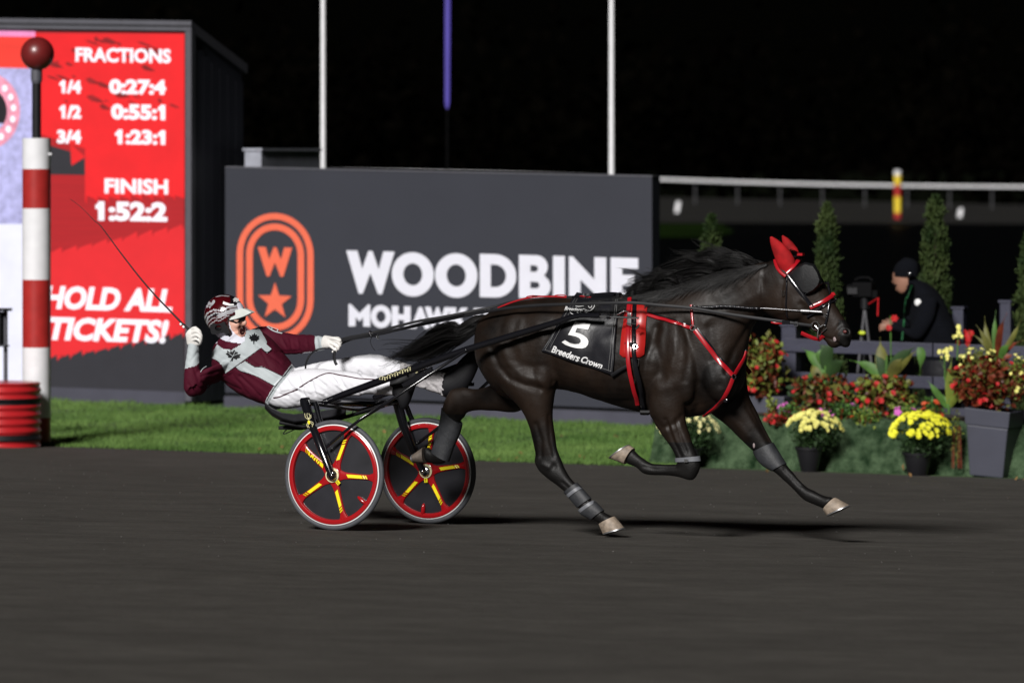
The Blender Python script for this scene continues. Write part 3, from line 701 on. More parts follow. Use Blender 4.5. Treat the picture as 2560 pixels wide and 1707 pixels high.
mb = MB(); vs = [A+dv*L_*i/30+NV*nn_+UP*(BH+.008+.02*random.random()) for nn_ in (.2, .7, 1.2) for i in range(31)]
mb.add(vs, [(r*31+i, r*31+i+1, (r+1)*31+i+1, (r+1)*31+i) for r in range(2) for i in range(30)]); mb.build('soil', M['soil'], bed)
mb = MB()
cs = []
for i in range(9000):
    f = random.random(); hh = random.random(); nn_ = -.13+.22*hh; p = A+dv*L_*f+NV*(nn_-.004)+UP*(hh*BH); cs.append(p)
leafy(mb, cs, .022, aspect=.3, up=.5); o = mb.build('turf_pile', M['turf_cover'], bed, smooth=False, fix=False, kind='stuff')
def ztop(n_): return BH
# ---------------- plants ----------------
def flower_mesh(name, m, r=.022, petals=7, dome=.6):
    mb = MB(); c = Vector((0, 0, 0))
    for lay, (rr, zz) in enumerate([(r, 0), (r*.7, r*.35*dome)]):
        for i in range(petals):
            a = 2*math.pi*(i+.5*lay)/petals; b1 = a-math.pi/petals; b2 = a+math.pi/petals
            mb.add([(0, 0, zz), (rr*.7*math.cos(b1), rr*.7*math.sin(b1), zz+rr*.25), (rr*math.cos(a), rr*math.sin(a), zz+rr*.1), (rr*.7*math.cos(b2), rr*.7*math.sin(b2), zz+rr*.25)], [(0, 1, 2, 3)])
    me = mb.mesh(name); me.materials.append(m); return me
def put(name, me, parent, loc, nrm, sc=1.0):
    o = bpy.data.objects.new(name, me); COL.objects.link(o); o.parent = parent
    o.location = Vector(loc)-world(parent); q = Vector(nrm).normalized().to_track_quat('Z', 'Y'); o.rotation_mode = 'QUATERNION'
    o.rotation_quaternion = q; o.scale = (sc,)*3; return o
def ellpts(c, rx, ry, rz, n, shell=.55, low=-1.0):
    out = []
    while len(out) < n:
        d = Vector(rng.normal(size=3)).normalized()
        if d.z < low: continue
        k = random.uniform(shell, 1.0); out.append((c+DV*d.x*rx*k+NV*d.y*ry*k+UP*d.z*rz*k, d))
    return out
mumf = {k: flower_mesh('flower_head', M[k], .021, 8, 1.2) for k in ('mum_yellow', 'mum_pale', 'mum_cream')}
for m in mumf.values():
    pass
for i, (px, pyb, pyt, rw, rb, fx0, fx1, fy, mk, nfl, lab) in enumerate([
    (1722, 1160, 1108, 36, 24, 1640, 1800, 1050, 'mum_cream', 90, 'pale yellow chrysanthemum in a black pot half hidden behind the front legs'),
    (2023, 1175, 1112, 36, 21, 1962, 2110, 1055, 'mum_pale', 130, 'pale lemon chrysanthemum in a black pot against the turf face'),
    (2294, 1187, 1129, 38, 25, 2224, 2388, 1062, 'mum_yellow', 175, 'bright yellow chrysanthemum in a black pot beside the tall grey planter')]):
    b0 = R(px, pyb, -.03); b0.z = zg(b0.x, b0.y); s_ = b0.y/F
    t = thing('potted_chrysanthemum', b0, lab, 'potted plant', 'chrysanthemums in black pots along the track edge')
    H_ = (pyb-pyt)*s_; mb = MB()
    prof = [(0, rb*s_*.9), (0.01, rb*s_), (H_*.88, rw*s_*.93), (H_*.88, rw*s_*1.0), (H_, rw*s_*1.02), (H_, rw*s_*.94), (H_*.9, rw*s_*.9)]
    mb.loft([[b0+UP*z+DV*r*math.cos(2*math.pi*k/32)+NV*r*math.sin(2*math.pi*k/32) for k in range(32)] for z, r in prof]); mb.build('pot', M['plastic_black'], t)
    cc = b0+UP*((pyb-(pyt+fy)/2+8)*s_)+DV*(((fx0+fx1)/2-px)*s_); rx = (fx1-fx0)/2*s_; rz = (pyt-fy+18)*s_*.62
    mb = MB(); leafy(mb, [p for p, d in ellpts(cc-UP*.02, rx*.88, rx*.85, rz*1.0, 1500, .3)], .035, aspect=.55); mb.build('foliage', M['leaf_dark'], t, smooth=False, fix=False)
    mb = MB()
    for k in range(14):
        a = random.uniform(0, 6.28); mb.tube([b0+UP*H_*.85, cc+DV*rx*.6*math.cos(a)+NV*rx*.6*math.sin(a)], .004, 5)
    mb.build('stems', M['leaf_dark'], t, kind='stuff')
    for p, d in ellpts(cc, rx, rx*.95, rz*1.15, nfl, .95, .02 if i != 1 else .12):
        dd = (d+Vector((0, -.35, .25))).normalized(); put('flower_head', mumf[mk], t, p, dd, random.uniform(1.0, 1.6))
# tall square planter
pl_pts = [(2413, 1018), (2523, 1031), (2503, 1196), (2420, 1188)]
t0 = R(2460, 1192, .0); t0.z = zg(t0.x, t0.y)
pl = thing('tall_planter', t0, 'tall tapered slate planter overflowing with red flowers and spiky leaves', 'planter')
TL, TR, BR, BL = [R(x, y, .0) for x, y in pl_pts]; dz = zg(BL.x, BL.y)-BL.z; W_ = (TR-TL).length
top = [TL, TR, TR+NV*.42, TL+NV*.42]; Wb = (BR-BL).length; bot = [BL+NV*.04, BR+NV*.04, BR+NV*.36, BL+NV*.36]
mb = MB(); ridge = [a.lerp(b_, .25) for a, b_ in zip(top, bot)]
mb.add(ridge+bot, [(0, 1, 5, 4), (1, 2, 6, 5), (2, 3, 7, 6), (3, 0, 4, 7), (4, 5, 6, 7), (0, 3, 2, 1)]); o = mb.build('body', M['planter_slate'], pl, smooth=False); bevel(o, .012)
mb = MB(); c = sum(top, Vector())/4; r2 = [a.lerp(b_, .245) for a, b_ in zip(top, bot)]
out = lambda a, k: c+(a-c)*k if False else a+((a-c)-UP*(a-c).z).normalized()*k
vs = [out(a, .012) for a in r2]+[out(a, .012) for a in top]+[out(a, -.03) for a in top]+[out(a, -.03)-UP*.05 for a in top]
mb.add(vs, [(j*4+i, j*4+(i+1) % 4, (j+1)*4+(i+1) % 4, (j+1)*4+i) for j in range(3) for i in range(4)]+[(12, 13, 14, 15), (3, 2, 1, 0)]); o = mb.build('rim', M['planter_slate'], pl, smooth=False); bevel(o, .006)
mb = MB(); mb.add([out(a, -.03)-UP*.045 for a in top], [(0, 1, 2, 3)]); mb.build('soil', M['soil'], pl)
# low planter at left behind
t0 = R(1925, 1045, 1.0); lp = thing('low_planter', t0, 'low slate planter box behind the bed holding a bronze leaved bush', 'planter')
mb = MB(); a = R(1868, 990, 1.0); b_ = R(1960, 1045, 1.0); o_c = (a+b_)/2; mb.box(o_c+NV*.15, DV*(b_-a).dot(DV)*.5, NV*.15, UP*(a.z-b_.z)/2); o = mb.build('box', M['planter_slate'], lp, smooth=False); bevel(o, .01)
red_f = flower_mesh('red_blossom', M['petal_red'], .026, 6, .4); pink_f = flower_mesh('pink_blossom', M['petal_pink'], .032, 5, .2); or_f = flower_mesh('orange_blossom', M['petal_orange'], .03, 6, .5); wh_f = flower_mesh('white_blossom', M['petal_white'], .02, 5, .4)
yel_f = flower_mesh('yellow_blossom', M['mum_pale'], .018, 6, .6)
def bush(px, py, wpx, hpx, n_, mats, nl, nf, lab, fm=red_f, size=.075, depth=.25, name='flowering_bush', grp='bronze leaved bushes with red flowers in the bed', fname='blossom', cat='bush'):
    c = R(px, py, n_); s_ = c.y/F; base = c-UP*hpx/2*s_
    t = thing(name, base, lab, cat, grp)
    pts = ellpts(c, wpx/2*s_, depth, hpx/2*s_, nl, .25)
    for k, m in enumerate(mats):
        mb = MB(); sel = [p+UP*random.gauss(0, .02) for p, d in pts if random.random() < 1/len(mats)*1.2]
        leafy(mb, sel, size, aspect=.62); mb.build('foliage', M[m], t, smooth=False, fix=False)
    mb = MB()
    for k in range(12):
        a = random.uniform(0, 6.28); mb.tube([base+DV*.05*math.cos(a)+NV*.05*math.sin(a), c+DV*wpx*.35*s_*math.cos(a)+NV*depth*.6*math.sin(a)+UP*hpx*.2*s_], .004, 5)
    mb.build('stems', M['leaf_bronze'], t, kind='stuff')
    for p, d in ellpts(c, wpx/2*s_*1.02, depth*1.05, hpx/2*s_*1.02, nf, .92):
        if d.y > .5: p = p-NV*2*d.y*depth
        put(fname, fm, t, p, (Vector((0, -.75, .7))+d*.8), random.uniform(.8, 1.35))
    return t
bush(1908, 915, 118, 165, 1.05, ['leaf_bronze', 'leaf_olive', 'leaf_lime'], 700, 18, 'bronze and lime bush with red flowers close to the chest of the horse')
bush(2058, 988, 185, 104, .62, ['leaf_bronze', 'leaf_olive', 'leaf_dark'], 1000, 24, 'dark bronze bush with red flowers above the pale chrysanthemum')
bush(2212, 984, 150, 108, .72, ['leaf_bronze', 'leaf_olive', 'leaf_lime'], 860, 20, 'bronze bush with red flowers left of the yellow lily, under the tall leaves')
t = bush(2475, 955, 210, 125, .16, ['leaf_bronze', 'leaf_olive', 'leaf_bronze'], 1400, 34, 'mound of red flowered bronze foliage filling the tall grey planter', grp=None, depth=.24)
bush(2448, 900, 110, 70, .22, ['leaf_lime', 'leaf_olive'], 420, 22, 'loose lime green filler plant above the red flowers in the tall planter', fm=yel_f, size=.032, depth=.15, grp=None, name='filler_plant', cat='plant')
t = bush(2545, 935, 36, 110, .05, ['leaf_lime'], 200, 10, 'trailing lime green plant at the right edge of the tall planter', fm=yel_f, size=.03, depth=.08, grp=None, name='trailing_plant', cat='plant')
bush(2392, 1095, 26, 150, .12, ['leaf_olive', 'leaf_lime'], 260, 0, 'trailing yellow green creeper hanging beside the tall planter', size=.026, depth=.06, grp=None, name='trailing_plant', cat='plant')
for k, (px, py, w_, h_, n_, fm, nf, ms, lab) in enumerate([
    (1975, 1028, 60, 40, .45, pink_f, 5, ['leaf_mid'], 'petunia patch with pink flowers left of the pale chrysanthemum'),
    (2105, 1028, 110, 40, .45, pink_f, 7, ['leaf_dark', 'leaf_mid'], 'petunia patch with pink flowers right of the pale chrysanthemum'),
    (2165, 1045, 90, 34, .42, or_f, 1, ['leaf_lime', 'leaf_mid'], 'bright green low plant between the two chrysanthemum pots'),
    (2270, 1035, 90, 50, .5, pink_f, 5, ['leaf_mid', 'leaf_lime'], 'petunia patch with pink flowers above the bright yellow chrysanthemum'),
    (2335, 1022, 60, 46, .5, or_f, 9, ['leaf_mid'], 'marigold clump with orange flowers beside the yellow lily'),
    (1932, 1030, 24, 70, .6, wh_f, 3, ['leaf_lime'], 'small lime plant with a white flower by the fence post'),
    (1950, 1048, 80, 22, .4, red_f, 14, ['leaf_bronze'], 'low red foliage strip at the left end of the bed')]):
    bush(px, py, w_, h_, n_, ms, int(w_*h_*.06)+60, nf, lab, fm=fm, size=.04, depth=.14, name='low_flowers', grp='low flowers along the front of the bed', cat='flowers')
def blade_leaf(base, tip, wdt, bend, m, parent, name='leaf'):
    base = Vector(base); tip = Vector(tip); mb = MB(); n = 8; ax = tip-base; side = ax.cross(Vector((0, 1, .1))).normalized(); rows = []
    outv = bend
    for i in range(n+1):
        t = i/n; c = base+ax*t+outv*math.sin(t*math.pi)*1.0; w_ = wdt*math.sin(min(1, t*1.15+.12)*math.pi)**.7*.5+.001
        if t > .97: w_ = .002
        nn = side.cross(ax).normalized(); rows.append([c-side*w_+nn*w_*.35, c, c+side*w_+nn*w_*.35])
    mb.add([p for r in rows for p in r], [(i*3+j, i*3+j+1, (i+1)*3+j+1, (i+1)*3+j) for i in range(n) for j in range(2)])
    return mb.build(name, m, parent, fix=False)
def canna(px, pyb, n_, leaves, lab, mats, stems=(), name='canna_plant', grp=None):
    b0 = R(px, pyb, n_); t = thing(name, b0, lab, 'plant', grp)
    mb = MB(); mb.tube([b0, R(px+2, pyb-70, n_)], .012, 7); mb.build('stem', M['leaf_mid'], t)
    for k, (x0, y0, x1, y1, w_) in enumerate(leaves):
        a = R(x0, y0, n_); b_ = R(x1, y1, n_-random.uniform(-.12, .15)); blade_leaf(a, b_, w_*b0.y/F, Vector((random.uniform(-.03, .03), -.03, .04)), M[mats[k % len(mats)]], t)
    for (x0, y0, x1, y1, fm, nf) in stems:
        mb = MB(); mb.tube([R(x0, y0, n_), R(x1, y1, n_)], .007, 6); mb.build('stem', M['leaf_mid'], t)
        for i in range(nf): put('blossom', fm, t, R(x1+random.gauss(0, 7), y1+random.uniform(0, 34), n_-.03), (random.gauss(0, .5), -1, .3), random.uniform(.9, 1.6))
    return t
canna(2062, 960, .58, [(2060, 930, 2005, 870, 26), (2062, 925, 2090, 850, 34), (2060, 950, 2030, 905, 40), (2064, 915, 2060, 868, 36), (2068, 945, 2120, 900, 34), (2066, 960, 2118, 1010, 30), (2058, 955, 2010, 950, 30), (2064, 900, 2040, 860, 22)],
      'broad leaved canna standing between the fence post and the horse muzzle', ['leaf_mid', 'leaf_dark', 'leaf_olive'])
canna(2215, 960, .68, [(2212, 950, 2200, 842, 34), (2214, 950, 2122, 900, 26), (2218, 945, 2300, 860, 34), (2222, 950, 2300, 872, 26), (2300, 868, 2298, 940, 22), (2214, 955, 2180, 880, 28), (2222, 955, 2262, 890, 30)],
      'tall canna with upright olive leaves in front of the fence below the cameraman', ['leaf_olive', 'leaf_mid', 'leaf_dark'], stems=[(2228, 950, 2226, 790, red_f, 2)])
canna(2372, 1035, .4, [(2368, 1020, 2318, 950, 16), (2372, 1015, 2350, 900, 18), (2374, 1018, 2412, 950, 20), (2370, 1015, 2330, 985, 14), (2374, 1010, 2395, 930, 18), (2372, 1010, 2380, 890, 20)],
      'green lily with yellow flower spikes left of the tall planter', ['leaf_mid', 'leaf_mid', 'leaf_lime'], stems=[(2362, 950, 2361, 870, yel_f, 9), (2393, 900, 2396, 815, yel_f, 8)], name='lily_plant')
canna(2490, 905, .24, [(2480, 900, 2440, 812, 14), (2484, 900, 2462, 790, 15), (2490, 900, 2490, 775, 14), (2494, 900, 2518, 782, 17), (2498, 900, 2552, 800, 14), (2486, 905, 2420, 830, 10), (2500, 905, 2530, 860, 20), (2496, 905, 2560, 850, 16), (2482, 905, 2450, 850, 14), (2488, 905, 2505, 810, 13)],
      'spiky olive leaved plant rising from the middle of the tall planter', ['leaf_olive', 'leaf_olive', 'leaf_mid', 'leaf_bronze'], name='spiky_plant')
tg = R(2420, 850, .5); rg = thing('red_geranium', tg, 'cluster of red flowers on a stalk behind the tall planter, near the yellow lily', 'plant')
mb = MB(); mb.tube([R(2422, 960, .5), tg], .006, 6); mb.build('stem', M['leaf_mid'], rg)
for i in range(12): put('blossom', red_f, rg, R(2422+random.gauss(0, 7), 842+random.gauss(0, 9), .48), (random.gauss(0, .5), -1, .4), 1.2)
# ---------------- fences ----------------
f0 = R(1978, 1040, 1.7); fe = thing('board_fence', f0, 'slate painted post and board fence behind the flower bed', 'fence')
def fpost(px, ytop, n_, par, w_=.075):
    p = R(px, ytop, n_); g = zg(p.x, p.y)-.05; mb = MB(); mb.box(Vector((p.x, p.y, (p.z+g)/2)), DV*w_, NV*w_, UP*(p.z-g)/2); o = mb.build('post', M['slate_fence'], par, smooth=False); bevel(o, .008)
    mb = MB(); mb.box(Vector((p.x, p.y, p.z+.012)), DV*(w_+.012), NV*(w_+.012), UP*.012); mb.build('post_cap', M['slate_fence'], par, smooth=False)
fpost(1978, 815, 1.7, fe); fpost(2700, 850, 1.7, fe)
for y0, hh in [(846, 33), (929, 30), (1006, 30)]:
    for x0, x1 in ((1962, 2330), (2333, 2700)):
        mb = MB(); a = R(x0, y0+(x0-1978)*.034, 1.6); b_ = R(x1, y0+(x1-1978)*.034, 1.6); a2 = R(x0, y0+hh+(x0-1978)*.036, 1.6); b2 = R(x1, y0+hh+(x1-1978)*.036, 1.6)
        vs = [a, b_, b2, a2]; mb.add(vs+[p+NV*.04 for p in vs], [(0, 1, 2, 3), (7, 6, 5, 4), (0, 4, 5, 1), (1, 5, 6, 2), (2, 6, 7, 3), (3, 7, 4, 0)]); o = mb.build('board', M['slate_fence'], fe, smooth=False); bevel(o, .005)
f1 = R(2457, 1000, 3.0); fe2 = thing('rear_fence', f1, 'two taller slate fence posts with a board, right of the cameraman', 'fence')
fpost(2399, 772, 3.0, fe2, .055); fpost(2517, 756, 3.0, fe2, .055)
mb = MB(); a = R(2380, 905, 2.95); b_ = R(2640, 914, 2.95); mb.box((a+b_)/2, DV*(b_-a).dot(DV)*.5, NV*.02, UP*.06); mb.build('board', M['slate_fence'], fe2, smooth=False)
# ---------------- cedars ----------------
for k, (px, yt, w_, n_, lab) in enumerate([(1778, 548, 62, 2.3, 'short narrow cedar behind the mane of the horse'), (2068, 520, 66, 2.3, 'tall narrow cedar rising behind the head of the horse'),
                              (2338, 500, 74, 3.5, 'tallest narrow cedar, directly behind the cameraman'), (2572, 590, 60, 2.4, 'narrow cedar cut off by the right edge of the photo')]):
    tp = R(px, yt, n_); g = zg(tp.x, tp.y); base = Vector((tp.x, tp.y, g)); H_ = tp.z-g; s_ = tp.y/F
    t = thing('cedar_tree', base, lab, 'cedar', 'narrow cedars planted behind the fence')
    mb = MB(); mb.tube([base-UP*.05, base+UP*H_*.5, base+UP*H_*.95], [.035, .02, .005], 8); mb.build('trunk', M['bark'], t)
    mb = MB(); cs = []
    lob = [random.uniform(.75, 1.2) for _ in range(40)]
    for i in range(7500):
        f = random.random()**.9; r = w_/2*s_*(1-f**7)**.6*(1.3-.40*f)*lob[int(f*26)]*random.uniform(.5, 1.1); a = random.uniform(0, 6.28)
        cs.append(base+UP*(f*H_*1.0+.02)+DV*r*math.cos(a)+NV*r*math.sin(a))
    leafy(mb, cs, .055, aspect=.35, up=1.6); mb.build('crown', M['cedar'], t, smooth=False, fix=False)
# ================= HORSE =================
hb = UVZ(1.55, 0, 0); hb.z = zg(hb.x, hb.y)
horse = thing('horse', hb, 'dark brown racehorse in full trot, red ear covers, number 5 saddle cloth', 'horse')
mb = MB()
px_loft(mb, [(1202,806,1198,872,0,.05),(1214,790,1212,925,0,.17),(1246,771,1258,985,0,.25),(1300,753,1300,1000,0,.28),(1370,744,1368,975,0,.285),(1440,744,1432,978,0,.29),
             (1510,746,1500,1000,0,.295),(1572,744,1570,1022,0,.27),(1615,738,1650,1040,0,.235),(1655,729,1735,1042,0,.215),(1695,717,1808,1018,0,.2),(1735,703,1852,970,0,.18),(1775,688,1862,915,0,.145),(1820,674,1868,858,0,.115),
             (1868,662,1885,810,0,.10),(1915,654,1912,785,0,.095)], sub=5, n=40, e=2.25)
# head
px_loft(mb, [(1925,652,1905,770,0,.085),(1972,650,1922,788,0,.095),(2018,664,1948,800,0,.10),(2046,684,1976,806,0,.094),(2064,712,2006,812,0,.080),(2078,742,2026,822,0,.066),(2092,768,2044,834,0,.056),
             (2109,794,2056,846,0,.052),(2124,816,2068,856,0,.052),(2132,836,2088,864,0,.046),(2127,852,2108,866,0,.032)], sub=4, n=32, e=2.3)
# near hind
px_loft(mb, [(1385,850,1212,880,-.13,.11),(1396,920,1226,940,-.15,.13),(1392,960,1256,975,-.16,.12),(1384,1005,1296,1015,-.165,.095),(1382,1045,1317,1050,-.165,.068),(1387,1085,1330,1092,-.165,.052),(1394,1125,1338,1132,-.165,.042),
             (1404,1150,1337,1158,-.165,.040),(1417,1180,1356,1186,-.165,.040),(1434,1203,1392,1213,-.165,.033),(1452,1220,1422,1240,-.165,.029),(1476,1247,1446,1268,-.165,.031),(1492,1261,1456,1284,-.165,.036),(1508,1277,1480,1298,-.165,.030),(1530,1290,1498,1308,-.165,.035),(1538,1297,1503,1314,-.165,.036)], sub=4)
# far hind (stretched back)
px_loft(mb, [(1350,880,1330,1010,.14,.12),(1270,930,1290,1030,.15,.10),(1232,960,1236,1027,.16,.07),(1190,972,1190,1026,.17,.052),(1158,968,1166,1032,.17,.045),(1126,975,1160,1044,.17,.044),(1108,1012,1152,1052,.17,.041),(1100,1055,1142,1085,.17,.031),
             (1090,1095,1128,1118,.17,.031),(1080,1130,1116,1154,.17,.036),(1076,1122,1094,1160,.17,.032),(1064,1116,1068,1156,.17,.032)], sub=4)
# near fore (folded)
px_loft(mb, [(1735,900,1620,900,-.12,.10),(1728,965,1616,968,-.14,.11),(1716,1015,1617,1015,-.15,.098),(1714,1050,1632,1052,-.155,.074),(1724,1085,1654,1086,-.16,.054),(1737,1122,1681,1124,-.16,.042),(1748,1148,1691,1150,-.16,.042),
             (1750,1172,1693,1160,-.16,.042),(1732,1200,1688,1160,-.16,.038),(1700,1193,1676,1160,-.16,.031),(1664,1188,1658,1160,-.16,.027),(1634,1188,1630,1158,-.16,.030),(1608,1183,1611,1147,-.16,.034),(1590,1168,1598,1138,-.16,.030),(1566,1158,1584,1124,-.16,.036)], sub=4)
# far fore (reaching forward)
px_loft(mb, [(1865,930,1740,985,.10,.10),(1872,985,1775,1030,.13,.10),(1893,1030,1818,1065,.15,.078),(1914,1075,1856,1102,.155,.056),(1936,1115,1890,1135,.16,.044),(1952,1142,1908,1162,.16,.042),(1966,1161,1936,1180,.16,.040),(1991,1190,1962,1203,.16,.030),
             (2015,1215,1988,1228,.16,.028),(2036,1226,2008,1248,.16,.034),(2060,1238,2036,1262,.16,.031),(2082,1243,2058,1271,.16,.036)], sub=4)
# muscle masses
def bulge(px, py, v, rx, rv, rz, ang=0.0):
    c = P(px, py, v); s_ = c.y/F; a = math.radians(ang); d1 = (DV*math.cos(a)-UP*math.sin(a)); d2 = (DV*math.sin(a)+UP*math.cos(a))
    mb.ell(c, d1*rx*s_, NV*rv, d2*rz*s_, 20, 14)
bulge(1300, 870, -.19, 78, .10, 92, 10); bulge(1300, 870, .19, 78, .10, 92, 10)
bulge(1360, 935, -.2, 40, .075, 48, 40); bulge(1690, 900, -.17, 58, .085, 110, -14); bulge(1700, 900, .17, 58, .085, 110, -14)
bulge(1795, 940, -.10, 50, .10, 64, -20); bulge(1800, 940, .10, 52, .10, 64, -20); bulge(1668, 985, -.17, 46, .08, 52, 10)
bulge(1990, 762, -.065, 34, .04, 42, 40); bulge(1990, 762, .065, 34, .04, 42, 40)          # cheeks
bulge(2040, 700, -.078, 14, .025, 12, 30); bulge(2040, 700, .078, 14, .025, 12, 30)        # brow over the eye
bulge(2118, 832, -.036, 16, .022, 13, 50); bulge(2118, 832, .036, 16, .022, 13, 50)        # nostril rims
bulge(2112, 856, 0, 15, .04, 12, 30); bulge(2082, 860, 0, 16, .034, 9, 20)                 # lips
bulge(1560, 900, -.12, 150, .19, 105); bulge(1560, 900, .12, 150, .19, 105)
hm = fuse(mb, 'body', .0085, 7)
carve(hm, [([(1228,870),(1246,915),(1275,948),(1312,962),(1350,972)], 8, -.013), ([(1250,860),(1270,905),(1305,938),(1345,952),(1368,968)], 10, .008),
           ([(1290,800),(1275,850),(1290,900)], 12, -.006), ([(1386,955),(1377,905),(1376,862),(1390,815)], 14, -.018), ([(1345,800),(1352,850),(1350,910)], 18, .006),
           ([(1612,1022),(1606,975),(1614,900),(1640,820)], 12, -.016), ([(1668,800),(1662,870),(1655,940)], 10, -.007), ([(1692,800),(1688,880),(1672,950)], 9, .006),
           ([(1716,810),(1722,890),(1712,950)], 9, -.007), ([(1650,968),(1680,962)], 16, .010), ([(1742,960),(1748,1010),(1738,1030)], 11, -.012),
           ([(1775,820),(1785,880),(1800,960)], 13, -.010), ([(1900,788),(1870,825),(1835,880),(1815,930)], 9, -.012), ([(1740,770),(1820,745),(1900,700)], 14, -.006), ([(1760,800),(1840,765),(1900,735)], 14, .006),
           ([(1664,1050),(1682,1100),(1702,1140)], 5, -.009), ([(1690,1050),(1702,1095),(1716,1130)], 4.5, -.007), ([(1676,1060),(1694,1110)], 4, .004),
           ([(1635,1048),(1655,1070),(1690,1058),(1705,1040)], 7, -.008), ([(1690,1168),(1640,1172),(1608,1166)], 4, -.005),
           ([(1340,1060),(1352,1100),(1352,1140)], 6, -.008), ([(1372,1040),(1376,1100),(1385,1140)], 5, -.006), ([(1355,1160),(1372,1168)], 6, .007), ([(1385,1165)], 7, -.008),
           ([(1405,1205),(1440,1235),(1470,1262)], 3.5, -.005), ([(1440,990),(1500,1010),(1570,1030)], 9, -.004),
           ([(2006,748),(2040,778),(2062,796)], 5, .006), ([(2000,760),(2036,792)], 6, -.006), ([(2113,829)], 6.5, -.030), ([(2100,812),(2086,830),(2080,846)], 6, -.006),
           ([(2103,864),(2086,853),(2070,846),(2058,842)], 3, -.007), ([(2042,704)], 6, -.006), ([(1958,700),(1950,760),(1962,792)], 6, -.006), ([(1868,1018),(1900,1070),(1925,1110)], 6, -.006)])
carve(hm, [([(1880,1020),(1912,1080),(1935,1118)], 5, -.007), ([(1835,1050),(1870,1090)], 9, .006), ([(1960,1172),(2000,1214)], 3.5, -.005)])
v = verts_np(hm); nn = normals_np(hm)                      # small unevenness of hide, veins
h_ = .0010*np.sin(v[:, 0]*31+np.sin(v[:, 2]*23)*2)*np.sin(v[:, 2]*27+v[:, 1]*19)+.0004*np.sin(v[:, 0]*70+v[:, 2]*40)
for _ in range(46):
    q_ = rng.uniform([1250, 760], [1830, 1010]); pass
v += nn*h_[:, None]; hm.vertices.foreach_set('co', v.ravel()); hm.update()
fc = projn(face_centers(hm)); low = (fc[:, 1] > 1105) & (fc[:, 0] > 1380) | (fc[:, 1] > 1140) | ((fc[:, 0] < 1160) & (fc[:, 1] > 1035)) | ((fc[:, 0] > 2096+rng.normal(0, 3, len(fc))) & (fc[:, 1] > 800) & (fc[:, 1] < 900))
hm.polygons.foreach_set('material_index', low.astype(int).tolist())
body = link('body', hm, horse, [M['coat'], M['coat_black']], True)
HB = bvh_of(hm)
def hoof(A, B, C_, D_, v, hw, flare=1.12):                 # coronet A-B, ground edge C-D
    a, b_, c, d = P(*A, v), P(*B, v), P(*C_, v), P(*D_, v)
    top = (a+b_)/2; bot = (c+d)/2; k = MB(); rings = []
    for t in (0, .08, .5, .92, 1.0):
        C0 = top.lerp(bot, t); av = (a-b_).lerp(c-d, t)/2; hwt = hw*(1+(flare-1)*t)*(.97 if t in (0, 1.0) else 1)
        rings.append(ring(C0, av, NV*hwt, 28, 2.15))
    k.loft(rings, 0, cap=True); o = k.build('hoof', M['hoof'] if v < 0 or A[0] > 1500 else M['hoof_dark'], horse)
    k = MB(); dr = (bot-top).normalized()*.008; r0 = ring(bot+dr*.1, (c-d)/2*1.02, NV*hw*flare*1.02, 28, 2.15); r1 = [p+dr for p in r0]; k.loft([r0, r1]); s_ = k.build('shoe', M['shoe_metal'], o); return o
hoof((1536,1290), (1498,1310), (1559,1318), (1508,1333), -.165, .050)
hoof((1060,1116), (1064,1158), (1036,1134), (1040,1156), .17, .050)
hoof((1562,1160), (1585,1120), (1527,1146), (1573,1113), -.16, .052)
hoof((2088,1243), (2059,1274), (2122,1262), (2067,1288), .16, .052)
# ---- eye (behind the blinker), nostril ----
for sgn in (-1, 1):
    k = MB(); c = P(2050, 706, sgn*.083); k.ell(c, DV*.02, NV*.014, UP*.018, 14, 10); k.build('eye', M['glass_black'], horse)
    k = MB(); c = P(2112, 829, sgn*.050); k.ell(c, DV*.013, NV*.006, UP*.010, 12, 8); k.build('nostril', M['nostril'], horse)
k = MB(); l, n = hit(HB, 2087, 848); k.ell(l, DV*.012, NV*.006, UP*.016, 12, 8); k.build('lip_mark', M['muzzle_pale'], horse)
# ---- hair ----
def hair(name, strands, m, r0=.0026):
    V = []; Fc = []; nb = 0
    for pts, r in strands:
        n = len(pts)
        for i, p in enumerate(pts):
            t = (pts[min(i+1, n-1)]-pts[max(i-1, 0)]); t.normalize(); a = t.cross(Vector((.3, .9, .2))).normalized(); b_ = t.cross(a); rr = r*(1-.85*(i/(n-1))**1.5)
            for k in range(3): an = k*2.094; V.append(p+a*math.cos(an)*rr+b_*math.sin(an)*rr)
        for i in range(n-1):
            for k in range(3): j = (k+1) % 3; Fc.append((nb+i*3+k, nb+i*3+j, nb+i*3+3+j, nb+i*3+3+k))
        nb += n*3
    me = bpy.data.meshes.new(name); me.from_pydata([tuple(x) for x in V], [], Fc); me.update(); return link(name, me, horse, m, True)
def smooth_path(ctrl, sub=4): return [Vector(x) for x in crom([np.array([*c]) for c in ctrl], sub)]
crest = [(1590,744),(1640,737),(1700,722),(1770,697),(1830,679),(1880,667),(1920,661)]
strands = []
def at(poly, t):
    f = t*(len(poly)-1); i = min(int(f), len(poly)-2); f -= i; return poly[i][0]+(poly[i+1][0]-poly[i][0])*f, poly[i][1]+(poly[i+1][1]-poly[i][1])*f
